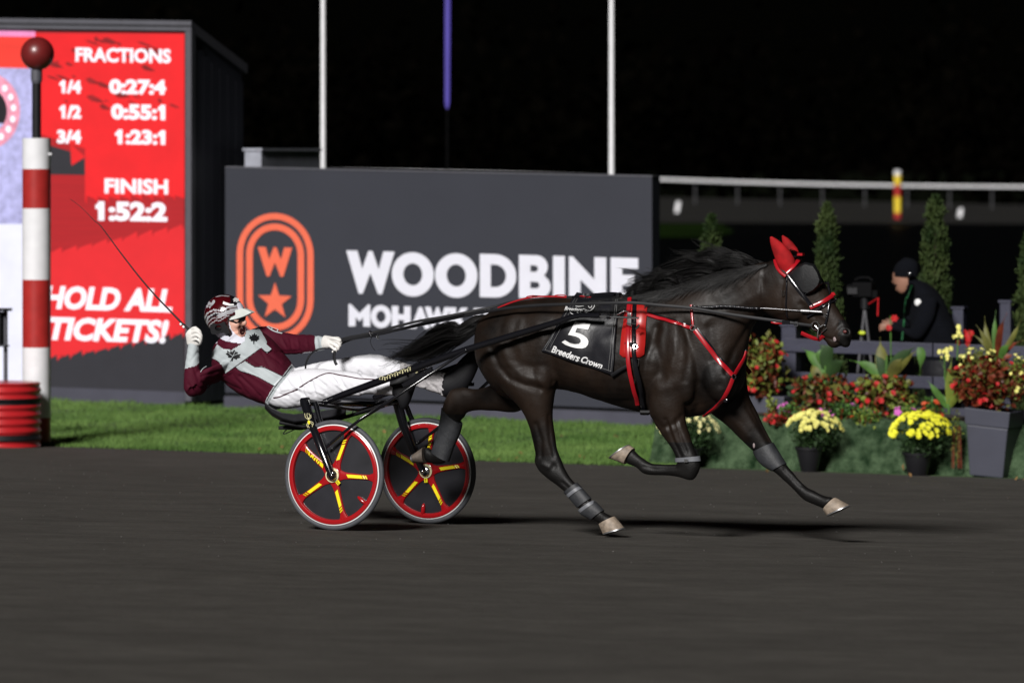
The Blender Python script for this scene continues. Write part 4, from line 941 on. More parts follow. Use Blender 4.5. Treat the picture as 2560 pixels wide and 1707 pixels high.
def lock(path, width, n, r=.0022, sv=.008):
    """a lock of hair: strands running parallel along one curve and closing to a thin tip. path: (x, y, v) in the side view."""
    pp = crom([np.array(p, float) for p in path], 4); m = len(pp)
    for _ in range(n):
        o = random.uniform(-1, 1); oe = o+random.gauss(0, .35); dv = random.gauss(0, sv); L2 = random.uniform(.72, 1.0); k_ = int(m*L2); pts = []
        for i_, p_ in enumerate(pp[:max(k_, 5)]):
            q = i_/(m-1); wd = width*(.55+.9*q-1.25*q*q)
            pts.append(P(p_[0]+.6*math.sin(q*9+o*3), p_[1]+(o*(1-q)+oe*q)*wd, p_[2]+dv*(.4+q)))
        strands.append((pts, r*random.uniform(.6, 1.15)))
for c_ in range(54):
    t = (c_+random.random()*.8)/54; x, y = at(crest, t); L2 = random.uniform(.75, 1.15)*(85+118*t)*(.45+min(t, .28)*1.97); k_ = random.random()
    if c_ in (20, 21, 33, 34, 41, 42): up_, dn, L2 = random.uniform(66, 92), -16, L2*.62
    else: up_, dn = (random.uniform(22, 58) if k_ < .55 else random.uniform(4, 18)), random.uniform(2, 30)
    up_ = min(up_, L2*.34)*min(1, (1-t)*6+.12); v0 = random.uniform(-.075, .02); s_ = random.uniform(-6, 6)
    lock([(x, y+6, v0*.3), (x-L2*.15, y-up_*.45, v0), (x-L2*.38, y-up_*.9, v0-.015), (x-L2*.65, y-up_*.85+dn*.35+s_, v0-.02), (x-L2*.86, y-up_*.7+dn*.8-s_, v0-.02), (x-L2, y-up_*.72+dn*1.15, v0-.02)], random.uniform(7, 19), 46, r=.0017)
for c_ in range(22):
    t = .12+.8*(c_+random.random())/22; x, y = at(crest, t); L2 = random.uniform(70, 150); up_ = random.uniform(30, 78)*min(1, (1-t)*6+.12); v0 = random.uniform(-.05, .03)
    lock([(x, y, v0*.3), (x-L2*.2, y-up_*.4, v0), (x-L2*.5, y-up_*.75, v0), (x-L2*.8, y-up_*.9+random.uniform(-6, 8), v0), (x-L2, y-up_*1.0+random.uniform(-12, 8), v0)], random.uniform(3, 8), 9, r=.0013, sv=.012)
for s_i in range(1500):                                    # hair lying over the near side of the neck
    t = random.random(); x, y = at(crest, t); dx = random.uniform(60, 170); drop = random.uniform(18, 62)
    ctrl = []
    for q in (0, .25, .5, .75, 1.0):
        xx = x-dx*q+random.gauss(0, 2); yy = y+4+drop*(q**.9)*(.5+.5*q)+random.gauss(0, 1.5)
        l, n = hit(HB, xx, max(yy, 0)); ctrl.append(l+n*(.010+.012*q))
    strands.append((smooth_path(ctrl, 2), random.uniform(.0013, .0024)))
hair('mane', strands, M['hair'])
strands = []
for c_ in range(40):
    f = (c_+random.random())/40; L2 = random.uniform(185, 262)*(1-.25*abs(f-.55)); v0 = random.uniform(-.09, .09); s_ = random.uniform(-7, 7)
    e_ = 892+(f-.5)*74+random.gauss(0, 6)
    lock([(1206, 800+f*10, v0*.3), (1184, 806+f*24, v0*.7), (1150, 820+f*34, v0), (1200-L2*.38, 838+(f-.5)*52+s_*.6, v0), (1200-L2*.62, 862+(f-.5)*62+s_, v0), (1200-L2*.84, (862+e_)/2+8-s_, v0), (1200-L2, e_, v0)], random.uniform(7, 17), 40, r=.0017, sv=.014)
for c_ in range(16):
    y_ = random.uniform(850, 925); x_ = random.uniform(935, 1000)
    lock([(1170, 820, 0), (1110, 838, -.03), (1050, 850+random.uniform(-8, 20), -.05), (x_+25, y_-random.uniform(0, 14), -.05), (x_, y_, -.05)], 3, 5, .0014)
k = MB(); k.tube([P(1215, 800, 0), P(1190, 800, 0), P(1160, 815, 0), P(1135, 835, 0)], [.035, .032, .026, .008], 12); k.build('dock', M['coat_black'], horse)
hair('tail', strands, M['hair'])
strands = []                                               # forelock blown back between the ears
for s_i in range(160):
    ctrl = [P(2000+random.gauss(0, 4), 656, 0), P(1990+random.gauss(0, 6), 640+random.gauss(0, 4), random.uniform(-.04, .02)), P(1978+random.gauss(0, 6), 632+random.gauss(0, 5), random.uniform(-.06, .02)), P(1962+random.gauss(0, 8), 634+random.gauss(0, 7), random.uniform(-.07, .02))]
    strands.append((smooth_path(ctrl, 3), .0014))
hair('forelock', strands, M['hair'])
# ---- ear covers ----
for base_a, base_b, tip, v_ in [((1950,678), (1992,662), (1927,592), -.055), ((1972,664), (2004,650), (1956,589), .05)]:
    k = MB(); rings = []
    A = P(*base_a, v_); B = P(*base_b, v_); T = P(*tip, v_*1.3); c0 = (A+B)/2; hv = (B-A)/2
    for t, s_ in [(-.12, .7), (0, .92), (.2, 1.0), (.45, .92), (.7, .7), (.88, .42), (1.0, .12)]:
        rings.append(ring(c0.lerp(T, t)+DV*.012*math.sin(max(t, 0)*3.1), hv*s_, NV*.034*s_, 18, 2.0))
    k.loft(rings); k.build('ear_cover', M['ear_red'], horse)
k = MB(); strap_px(k, HB, [(1938,654),(1942,668),(1952,682),(1966,692)], .020, .010, .006); k.build('brow_strap', M['harness_red'], horse)
k = MB(); strap_px(k, HB, [(1968,684),(1982,672),(1996,656)], .028, .016, .006); k.build('brow_strap', M['harness_red'], horse)
k = MB(); k.box(P(2002, 636, -.02), DV*.018, NV*.02, UP*.008); k.build('poll_strap', M['harness_red'], horse, smooth=False)
k = MB(); k.tube([P(1972, 646, -.07), P(1990, 640, -.03), P(2000, 640, 0), P(2010, 648, .04)], .008, 8); k.build('headpiece', M['black_gloss'], horse)
# ---- blinkers ----
for sgn in (-1, 1):
    ol = [(1972,686),(1988,668),(2012,655),(2034,660),(2046,678),(2054,700),(2048,716),(2034,730),(2018,738),(2006,734),(1988,708)]
    k = MB(); cx_, cy_ = 2014, 698; n = len(ol); outer = []; mid = []; 
    for x, y in ol:
        outer.append(P(x, y, sgn*.098)); mid.append(P(cx_+(x-cx_)*.86, cy_+(y-cy_)*.86, sgn*.126))
    cen = P(cx_, cy_, sgn*.134); inn = [p-NV*sgn*.012 for p in outer]
    k.add(outer+mid+[cen]+inn, [(i, (i+1) % n, n+(i+1) % n, n+i) for i in range(n)]+[(n+i, n+(i+1) % n, 2*n) for i in range(n)]+[(i, 2*n+1+i, 2*n+1+(i+1) % n, (i+1) % n) for i in range(n)])
    o = k.build('blinker', mat('blinker_leather', (.008, .008, .009), .45, var=.3, scale=12, bump=.001, bscale=80) if sgn < 0 else M['blinker_leather'], horse)
    k = MB(); k.loft([[p+NV*sgn*.004+(q_-p).normalized()*.0 for p, q_ in zip(outer, mid)], [p-NV*sgn*.004 for p in outer], [p.lerp(cen, .05) for p in outer], [p.lerp(cen, .05)+NV*sgn*.006 for p in outer]], cap=False); k.build('edge_binding', M['black_gloss'], o)
# ---- bridle and bits ----
def bridle_strap(pts, w_, m='black_gloss', off=.008, name='bridle_strap', both=True, th=.003):
    k = MB(); pos = strap_px(k, HB, pts, w_, off, th); k.build(name, M[m], horse)
    if both:
        k = MB(); mp = mirror_pts(pos); strap3(k, mp, [NV]*len(mp), w_, th); k.build(name, M[m], horse)
bridle_strap([(1970,690),(1985,710),(2005,736),(2026,764)], .020, off=.014)
bridle_strap([(1976,688),(1994,712),(2013,738),(2032,766)], .008, off=.018, both=False)
bridle_strap([(2067,706),(2072,725),(2074,745),(2072,770),(2068,794),(2063,816)], .013)
bridle_strap([(2052,706),(2062,712),(2070,712)], .008)
bridle_strap([(2026,768),(2042,762),(2060,753),(2074,744),(2083,736)], .025, 'harness_red', name='noseband', th=.005)
bridle_strap([(2034,778),(2056,768),(2078,756),(2090,748)], .010, off=.006)
bridle_strap([(2018,792),(2032,784),(2048,772),(2058,760)], .012, off=.012)
bridle_strap([(1968,694),(1967,730),(1966,770),(1970,792)], .009, off=.006)
bridle_strap([(2068,820),(2056,830),(2048,842),(2040,848)], .008, 'chrome', off=.01)
def rect_buckle(px, py, w_, h, ang=0, par=None):
    l, n = hit(HB, px, py); l = l+n*.016; a = math.radians(ang); s_ = l.y/F; d1 = DV*math.cos(a)-UP*math.sin(a); d2 = DV*math.sin(a)+UP*math.cos(a)
    c = [l+d1*w_*s_*i+d2*h*s_*j for i, j in ((-.5,-.5),(.5,-.5),(.5,.5),(-.5,.5),(-.5,-.5))]; k = MB(); k.tube(c, .0022, 6); k.build('buckle', M['chrome'], par or horse)
for a in [(2028,764,8,7,60),(1961,732,6,13,0),(2066,788,8,6,20),(1696,811,15,8,18),(1583,950,10,10,10),(1590,905,14,18,5),(1972,690,8,6,0)]: rect_buckle(*a)
BR = P(2038, 814, -.075)
for sgn, c in ((-1, BR), (1, P(2038, 814, .075))):
    k = MB(); wire_ring(k, c, .026, NV, .0035, 24); k.build('bit_ring', M['chrome'], horse)
k = MB(); k.tube([P(2038, 814, -.075), P(2038, 814, .075)], .006, 8); k.build('bit', M['chrome'], horse)
k = MB(); k.tube([BR, P(2046, 822, -.078), P(2043, 845, -.074)], .005, 8); k.tube([P(2049, 818, -.078), P(2058, 812, -.07), P(2064, 816, -.066)], .004, 6); k.build('bit_shank', M['chrome'], horse)
k = MB(); pos = [P(2003, 832, -.06), P(2016, 838, -.055), P(2032, 845, -.05), P(2048, 849, -.04), P(2058, 840, -.05)]; strap3(k, pos, [Vector((0, -1, -.6)).normalized()]*5, .024, .004); k.build('chin_strap', M['harness_red'], horse)
k = MB(); pos = [P(1928, 805, -.05), P(1940, 808, -.05), P(1955, 808, -.03)]; strap3(k, pos, [Vector((0, -1, -.3)).normalized()]*3, .012, .003); k.build('throat_strap', M['harness_red'], horse)
# head pole: rod, sleeve and braided cord
k = MB(); k.tube([P(1906, 770, -.15), P(1950, 773, -.125), P(2004, 777, -.105)], .0028, 8); k.build('head_pole', M['gun_metal'], horse)
k = MB(); k.tube([P(2003, 777, -.104), P(2024, 778, -.100)], .011, 14); k.tube([P(2024.5, 778, -.100), P(2055, 780, -.092)], .008, 14); k.build('pole_sleeve', mat('satin_metal', (.45, .45, .46), .35, metal=.9), horse)
k = MB(); pts = []; rr = []
for i in range(90):
    t = i/89; x = 1732+t*176; l, n = hit(HB, x, 765+5*t+1.5*math.sin(t*9)); pts.append(l-NV*.02); rr.append(.006+.004*abs(math.sin(i*.55))+(.002 if .15 < t < .95 else -.002))
k.tube(pts, rr, 10); k.build('braided_cord', M['black_gloss'], horse)
# ---- collar and girth ----
def hstrap(pts, w_, m='harness_red', off=.010, name='strap', th=.004, mirror=True, backing=True):
    k = MB(); pos = strap_px(k, HB, pts, w_, off, th); o = k.build(name, M[m], horse)
    if backing: k = MB(); strap_px(k, HB, [(x+2.5, y-2.5) for x, y in pts], w_*1.25, off-.005, .003); k.build('strap_backing', M['black_gloss'], o)
    if mirror: k = MB(); mp = mirror_pts(pos); strap3(k, mp, [NV]*len(mp), w_, th); k.build(name, M[m], horse)
    return o
hstrap([(1617,787),(1650,797),(1696,811),(1731,820)], .020, name='breast_collar')
hstrap([(1729,763),(1731,790),(1734,816)], .015, name='neck_strap', backing=False)
hstrap([(1738,826),(1770,868),(1800,906),(1829,938)], .028, name='breast_collar')
hstrap([(1833,937),(1846,915),(1858,895),(1862,878)], .024, name='breast_collar', mirror=False)
hstrap([(1830,946),(1822,968),(1808,994),(1788,1015),(1760,1036)], .025, name='martingale', mirror=False)
for x, y, r in [(1734,820,.017),(1831,942,.015),(1608,784,.012),(1605,778,.008)]:
    k = MB(); l, n = hit(HB, x, y); wire_ring(k, l+n*.018, r, n, .003); k.build('ring', M['chrome'], horse)
k = MB(); l, n = hit(HB, 1812, 996); k.ell(l+n*.01, DV*.018, n*.012, UP*.014, 12, 8); k.build('strap_keeper', M['black_gloss'], horse)
# red pad under the sulky harness
def pad_patch(name, rows, m, off, parent, mirror=True, thick=.02, edge=True):
    """rows: list of (xl, yl, xr, yr) from top to bottom."""
    k = MB(); nc = 9; grid = []
    for r, (xl, yl, xr, yr) in enumerate(rows):
        row = []
        for c in range(nc):
            f = c/(nc-1); l, n = hit(HB, xl+(xr-xl)*f, yl+(yr-yl)*f); e_ = min(f, 1-f)*4; er = min(r, len(rows)-1-r)*.9
            row.append((l, n, off+thick*min(1, e_+.15)**.5*min(1, er+.3)**.5))
        grid.append(row)
    def mk(mir):
        vs = []
        for row in grid:
            for l, n, o_ in row:
                p = l+n*o_; q_ = l-n*.002
                if mir: p, q_ = mirror_pts([p, q_])
                vs += [p, q_]
        R_ = len(grid); idx = lambda r, c, s_: (r*nc+c)*2+s_; fs = []
        for r in range(R_-1):
            for c in range(nc-1):
                fs.append((idx(r,c,0), idx(r,c+1,0), idx(r+1,c+1,0), idx(r+1,c,0))); fs.append((idx(r,c,1), idx(r+1,c,1), idx(r+1,c+1,1), idx(r,c+1,1)))
        for r in range(R_-1): fs.append((idx(r,0,0), idx(r+1,0,0), idx(r+1,0,1), idx(r,0,1))); fs.append((idx(r,nc-1,0), idx(r,nc-1,1), idx(r+1,nc-1,1), idx(r+1,nc-1,0)))
        for c in range(nc-1): fs.append((idx(0,c,0), idx(0,c,1), idx(0,c+1,1), idx(0,c+1,0))); fs.append((idx(R_-1,c,0), idx(R_-1,c+1,0), idx(R_-1,c+1,1), idx(R_-1,c,1)))
        kk = MB(); kk.add(vs, fs); return kk.build(name, m, parent)
    o = mk(False)
    if mirror: mk(True)
    return o
rows = []
for i in range(19):
    t = i/18; y = 762+t*131; xl = 1566-16*t-2*math.sin(t*3); xr = 1620-11*t
    if t > .93: k_ = (t-.93)/.07; xl += 9*k_*k_; xr -= 9*k_*k_
    rows.append((xl, y, xr, y))
pad_patch('harness_pad', rows, M['pad_red'], .004, horse, thick=.022)
hstrap([(1577,755),(1574,775),(1572,800),(1572,832),(1572,870),(1573,905),(1577,930),(1580,945),(1586,975),(1594,1004)], .026, off=.030, name='girth_strap', th=.004, backing=False)
hstrap([(1590,758),(1588,800),(1586,840),(1586,880),(1590,920),(1597,960),(1604,1000),(1612,1026)], .028, 'black_gloss', off=.026, name='girth', th=.005, backing=False)
k = MB(); pos = [P(1612, 1028, -.16), P(1612, 1033, -.08), P(1612, 1034, 0), P(1612, 1033, .08), P(1612, 1028, .16)]; strap3(k, pos, [-UP]*5, .06, .006); k.build('belly_girth', M['black_matt'], horse)
k = MB(); l, n = hit(HB, 1577, 806); c = l+n*.045; k.box(c, DV*.014, n*.010, UP*.042); o = k.build('shaft_clamp', M['satin_metal'], horse, smooth=False); bevel(o, .004)
k = MB(); k.tube([P(1566, 808, -.35), P(1590, 810, -.35)], .0035, 6); k.tube([P(1590, 822, -.34), P(1598, 812, -.34)], .007, 8); k.build('clamp_pin', M['chrome'], horse)
k = MB(); l, n = hit(HB, 1578, 866); k.box(l+n*.022, DV*.04, n*.006, UP*.02); o = k.build('pad_keeper', M['black_matt'], horse, smooth=False)
k = MB(); l, n = hit(HB, 1590, 870); wire_ring(k, l+n*.034, .013, n, .003); k.build('ring', M['chrome'], horse)
# turret and hooks on the withers
k = MB(); wire_ring(k, P(1548, 742, -.03), .022, DV, .008, 16); k.build('strap_loop', M['black_matt'], horse)
k = MB(); wire_ring(k, P(1583, 744, -.05), .016, Vector((.5, -1, .2)), .003); wire_ring(k, P(1604, 736, -.03), .012, Vector((.2, -1, .5)), .0025); k.tube([P(1576, 750, -.06), P(1590, 746, -.06), P(1592, 760, -.08)], .004, 6); k.build('turret', M['chrome'], horse)
k = MB(); k.tube([P(1540, 787, -.33), P(1548, 784, -.33), P(1560, 777, -.32), P(1572, 780, -.32)], .0045, 8); k.build('quick_hitch', M['chrome'], horse)
# red back strap and loose cords along the croup
k = MB(); pts = [P(x, y, -.015) for x, y in [(1246,770),(1280,756),(1325,744),(1376,741),(1440,744),(1500,745),(1560,746)]]; strap3(k, smooth_path(pts, 5), [UP]*31, .026, .004); k.build('back_strap', M['harness_red'], horse)
k = MB(); k.tube(smooth_path([P(x, y, -.02) for x, y in [(1316,742),(1330,739),(1352,740),(1376,742),(1395,737),(1412,738),(1428,746),(1452,740),(1466,742),(1500,744),(1545,744)]], 4), .0035, 6); k.build('loose_cord', M['harness_red'], horse)
k = MB(); k.box(P(1428, 743, -.03), DV*.02, NV*.03, UP*.008); k.build('strap_keeper', M['black_matt'], horse, smooth=False)
k = MB(); k.tube([P(1456, 745, -.03), P(1466, 741, -.03), P(1472, 739, -.03)], .003, 6); k.tube([P(1330, 741, -.03), P(1344, 739, -.03)], .003, 6); k.build('snap_hook', M['chrome'], horse)
# ---- saddle cloth ----
c00, c10, c01, c11 = (1436, 745), (1548, 746), (1354, 877), (1534, 936)
def sc_pt(f, g):                                          # f left-right, g top-bottom in the side view
    x = (c00[0]*(1-f)+c10[0]*f)*(1-g)+(c01[0]*(1-f)+c11[0]*f)*g; y = (c00[1]*(1-f)+c10[1]*f)*(1-g)+(c01[1]*(1-f)+c11[1]*f)*g; return x, y
def cloth_p(x, y, off=0.0):
    l, n = hit(HB, x, y); w_ = .016+.007*math.sin((x+y*.6)*.05)*math.sin((x*.3-y)*.045)
    w_ += .012*math.exp(-((x-1502)**2+(y-850)**2)/700.0)
    return l+n*(w_+off)
k = MB(); nx, ny = 44, 40; vs = [cloth_p(*sc_pt(i/nx, j/ny)) for j in range(ny+1) for i in range(nx+1)]
for _ in range(2):
    vs2 = list(vs)
    for j in range(1, ny):
        for i in range(1, nx):
            a = j*(nx+1)+i; vs2[a] = (vs[a]*2+vs[a-1]+vs[a+1]+vs[a-nx-1]+vs[a+nx+1])/6
    vs = vs2
k.add(vs, [(j*(nx+1)+i, j*(nx+1)+i+1, (j+1)*(nx+1)+i+1, (j+1)*(nx+1)+i) for j in range(ny) for i in range(nx)])
CB_me = k.mesh('tmp'); cloth = k.build('saddle_cloth', M['cloth_black'], horse); m_ = cloth.modifiers.new('s', 'SOLIDIFY'); m_.thickness = .004; m_.offset = 1
k = MB(); far = mirror_pts(vs); k.add(far, [(j*(nx+1)+i, j*(nx+1)+i+1, (j+1)*(nx+1)+i+1, (j+1)*(nx+1)+i) for j in range(ny) for i in range(nx)]); k.build('saddle_cloth', M['cloth_black'], horse)
k = MB(); top_ = [vs[i] for i in range(nx+1)]; tf = mirror_pts(top_); mid_ = [((a+b_)/2+UP*.02) for a, b_ in zip(top_, tf)]
k.add(top_+mid_+tf, [(i, i+1, nx+1+i+1, nx+1+i) for i in range(nx)]+[(nx+1+i, nx+2+i, 2*nx+3+i, 2*nx+2+i) for i in range(nx)]); k.build('cloth_top', M['cloth_black'], cloth)
CBV = bvh_of(CB_me)
def on_cloth(x, y, off=.006):
    l, n = hit(CBV, x, y); n = n if n.dot(Vector((0, -1, 0))) > 0 else -n; return l+n*off
def ribbon_cloth(fa, fb, w_=.0022):
    k = MB(); pts = [on_cloth(*sc_pt(fa[0]+(fb[0]-fa[0])*i/30, fa[1]+(fb[1]-fa[1])*i/30)) for i in range(31)]; k.tube(pts, w_/2, 4); k.build('stitching', M['stitch'], cloth)
for a, b_ in [((.03,.02),(.03,.97)),((.085,.02),(.085,.9)),((.03,.965),(.97,.965)),((.93,.02),(.93,.97)),((.965,.02),(.965,.97))]: ribbon_cloth(a, b_)
def dense_plate(name, s, quad, m, par, offset=0, shear=0):
    """text mapped into a quad (tl, tr, br, bl) lying on the cloth."""
    tl, tr, br, bl = quad
    def mp(X, Y): return on_cloth(tl[0]*(1-X)*(1-Y)+tr[0]*X*(1-Y)+br[0]*X*Y+bl[0]*(1-X)*Y, tl[1]*(1-X)*(1-Y)+tr[1]*X*(1-Y)+br[1]*X*Y+bl[1]*(1-X)*Y, .0065)
    return text_plate(name, s, (0, 0, 1, 1), mp, None, m, par, offset=offset, shear=shear)
five = [(430+.0,0)]
z5 = lambda x, y: (1340+x*.16585, 700+y*.16585)
ol5 = [(595,635),(825,668),(790,752),(625,725),(598,790),(660,805),(720,835),(775,880),(797,925),(790,975),(755,1015),(700,1032),(620,1028),(540,1008),(450,975),(395,935),(445,905),(520,950),(590,965),(650,962),(678,940),(680,905),(655,875),(600,850),(490,825)]
poly_plate('cloth_number', [[(z5(x, y)[0], -z5(x, y)[1]) for x, y in ol5]], lambda x, y: on_cloth(x, -y, .007), None, M['print_white'], cloth)
dense_plate('cloth_text', 'Breeders', [z5(255,980), z5(680,1130), z5(650,1235), z5(232,1085)], M['print_white'], cloth, .03, .32)
dense_plate('cloth_text', 'Crown', [z5(700,1135), z5(1020,1250), z5(1000,1340), z5(675,1235)], M['print_white'], cloth, .03, .32)
dense_plate('cloth_logo', 'Breeders', [z5(440,405), z5(700,432), z5(690,492), z5(430,470)], M['print_white'], cloth, .012, .3)
dense_plate('cloth_logo', 'City', [z5(700,440), z5(800,450), z5(790,512), z5(690,500)], M['print_white'], cloth, .0, .3)
k = MB()
for pts in ([(535,372),(600,380),(660,372),(735,380)], [(520,490),(540,515),(590,525),(640,510),(620,490)], [(790,372),(850,370),(885,390),(870,430),(820,470),(790,470)], [(600,402),(650,410),(720,402)], [(790,400),(812,428),(840,418),(846,395)]):
    k.tube(smooth_path([on_cloth(*z5(x, y)) for x, y in pts], 4), .0022, 5)
k.build('logo_flourish', M['print_white'], cloth)
k = MB(); strap_px(k, HB, [(1532,936),(1548,926),(1562,918),(1576,911)], .022, .022, .004); k.build('cloth_tie', M['black_matt'], horse)
# ---- leg boots ----
def boot(name, specs, m, grow=.007):
    k = MB(); px_loft(k, [(ax+(ax-bx)*.09, ay+(ay-by)*.09, bx-(ax-bx)*.09, by-(ay-by)*.09, v_, hw+grow) for ax, ay, bx, by, v_, hw in specs], sub=4, n=24, closed=False); return k.build(name, M[m], horse)
boot('leg_boot', [(1441,1208,1412,1230,-.165,.031),(1452,1220,1422,1240,-.165,.030),(1476,1247,1446,1268,-.165,.032)], 'boot_grey')
boot('boot_tape', [(1448,1216,1418,1237,-.165,.036),(1454,1222,1424,1243,-.165,.036)], 'boot_tape')
boot('leg_boot', [(1484,1254,1452,1277,-.165,.035),(1492,1261,1456,1284,-.165,.039),(1508,1277,1480,1298,-.165,.033)], 'boot_grey')
boot('boot_tape', [(1482,1252,1448,1275,-.165,.040),(1488,1258,1454,1281,-.165,.041)], 'boot_tape')
boot('shin_boot', [(1108,1022,1152,1058,.17,.043),(1104,1052,1146,1082,.17,.040),(1094,1092,1132,1116,.17,.036),(1082,1130,1120,1152,.17,.040)], 'boot_grey', .012)
boot('knee_boot', [(1930,1108,1886,1128,.16,.047),(1942,1128,1896,1147,.16,.048),(1955,1148,1912,1164,.16,.047),(1964,1160,1932,1176,.16,.043)], 'boot_grey', .010)
boot('knee_strap', [(1746,1140,1692,1144,-.16,.044),(1748,1152,1693,1154,-.16,.044)], 'boot_tape', .004)
k = MB(); l, n = hit(HB, 1717, 1151); k.box(l+n*.014, DV*.012, n*.004, UP*.010); k.build('buckle', M['chrome'], horse, smooth=False)
k = MB(); l, n = hit(HB, 1885, 1113); k.ell(l, DV*.008, NV*.006, UP*.018, 10, 8); k.build('chestnut', M['muzzle_pale'], horse)
# ================= SULKY =================
WR = 138*32.8/F
WC = {-1: P(836, 1187, -.70), 1: P(1069, 1176, .70)}
s0 = (WC[-1]+WC[1])/2; s0.z = zg(s0.x, s0.y)
sulky = thing('racing_sulky', s0, 'black two wheeled racing sulky with red five spoke disc wheels', 'sulky')
def wheel(side, phase):
    C0 = WC[side]; camber = math.radians(2.5)
    ax = (NV*math.cos(camber)+UP*side*math.sin(camber)).normalized()      # axle direction, away from the camera
    e1 = DV.copy(); e2 = ax.cross(e1).normalized(); e2 = -e2 if e2.z < 0 else e2
    w = bpy.data.objects.new('wheel', None); COL.objects.link(w); w.parent = sulky; w.location = C0-sulky.location; w.empty_display_size = .1
    pt = lambda r, a, d: C0+(e1*math.cos(a)+e2*math.sin(a))*r-ax*d      # d: towards the camera
    def rev(prof, name, m, seg=96, par=w):
        k = MB(); rings = [[pt(r, 2*math.pi*i/seg, d) for r, d in prof] for i in range(seg)]
        n = len(prof); vs = [p for rg in rings for p in rg]
        k.add(vs, [(i*n+j, i*n+(j+1) % n, ((i+1) % seg)*n+(j+1) % n, ((i+1) % seg)*n+j) for i in range(seg) for j in range(n)]); return k.build(name, M[m], par)
    R_ = WR
    rev([(R_-.0165+.0165*math.cos(t), .016*math.sin(t)) for t in [math.pi*2*i/14 for i in range(14)]], 'tyre', 'tyre_grey')
    rev([(R_*.915, -.012), (R_*.915, .014), (R_*.897, .017), (R_*.893, -.015)], 'white_rim', 'stripe_white')
    rev([(R_*.897, -.017), (R_*.892, .020), (R_*.86, .026), (R_*.815, .022), (R_*.80, .010), (R_*.80, -.010), (R_*.83, -.022)], 'rim', 'rim_red')
    rev([(R_*.81, .004), (R_*.05, .012), (R_*.05, -.012), (R_*.81, -.004)], 'disc_cover', 'wheel_disc', 72)
    rev([(.062, -.02), (.062, .016), (.050, .028), (.02, .030), (.02, -.03), (.05, -.028)], 'hub_shell', 'rim_red', 40)
    rev([(.036, .028), (.036, .044), (.028, .052), (.004, .054), (.004, .028)], 'hub_cap', 'chrome', 32)
    rev([(.047, .029), (.047, .034), (.036, .034), (.036, .029)], 'hub_ring', 'cream_mark', 32)
    for k_ in range(5):
        a0 = math.radians(phase+72*k_); c, s_ = math.cos(a0), math.sin(a0)
        def sp(r, t, d): return C0+(e1*c+e2*s_)*r+(-e1*s_+e2*c)*t-ax*d
        k = MB(); rings = []
        for f in range(13):
            r = .035+(R_*.84-.035)*f/12; hw = .030-.010*min(1, f/7)+(.030*max(0, (f-9.5)/2.5)**2)+(.022*max(0, (2.5-f)/2.5)**1.5); th = .024-.006*f/12
            rings.append([sp(r, -hw, .0), sp(r, -hw*.75, th*.8), sp(r, -hw*.3, th), sp(r, hw*.3, th), sp(r, hw*.75, th*.8), sp(r, hw, 0), sp(r, hw*.75, -th*.8), sp(r, -hw*.75, -th*.8)])
        k.loft(rings); o = k.build('spoke', M['rim_red'], w)
        k = MB(); n_ = .0262
        def para(r0, r1, sk=.010, hw=.0105):
            k.add([sp(r0+sk, -hw, n_), sp(r1+sk, -hw, n_-.004), sp(r1-sk*.3, hw, n_-.004), sp(r0-sk*.3, hw, n_)], [(0, 1, 2, 3)])
        if k_ == 2 and side < 0 or k_ == 1 and side > 0:
            para(.085, .118); para(.206, .222); para(.228, .236); para(.242, .248)
            for i_, (r0, dx) in enumerate([(.126, .010), (.142, .012), (.160, .011), (.178, .013), (.192, .01)]):
                k.add([sp(r0, -.011, n_), sp(r0+dx, -.011 if i_ % 2 else -.004, n_), sp(r0+dx*.8, .011 if i_ % 2 == 0 else .003, n_), sp(r0-.003, .011, n_)], [(0, 1, 2, 3)])
        else: para(.100, .205); para(.213, .223); para(.230, .238)
        k.build('stripe', M['stripe_yellow'], o, smooth=False, fix=False)
    a0 = math.radians(-37 if side < 0 else -97); k = MB(); c_ = pt(R_*.77, a0, .012); d1 = (e1*math.cos(a0)+e2*math.sin(a0)); k.ell(c_-d1*.01, d1*.045, ax.cross(d1)*.014, ax*.018, 14, 10); k.build('valve_cover', M['rim_red'], w)
    k = MB(); a0 = math.radians(-48 if side < 0 else -90); c, s_ = math.cos(a0), math.sin(a0)
    k.add([C0+(e1*c+e2*s_)*r+(-e1*s_+e2*c)*t-ax*.0312 for r, t in ((.048, -.012), (.076, -.012), (.076, .012), (.048, .012))], [(0, 1, 2, 3)]); o = k.build('hub_badge', M['stripe_yellow'], w, smooth=False, fix=False)
    k = MB(); q = lambda r, t: C0+(e1*c+e2*s_)*r+(-e1*s_+e2*c)*t-ax*.0322
    for r0, t0, r1, t1 in ((.052, -.006, .072, -.003), (.070, -.006, .070, .006), (.061, -.005, .061, .005), (.053, -.004, .053, .006)): k.tube([q(r0, t0), q(r1, t1)], .0014, 4)
    k.build('badge_mark', M['black_matt'], o)
    return ax
wheel(-1, -2); wheel(1, 9)
def stube(name, pts, r, m='black_gloss', seg=14, par=sulky):
    k = MB(); k.tube(pts, r, seg); return k.build(name, M[m], par)
hubN, hubF = P(829, 1188, -.755), P(1057, 1176, .64)
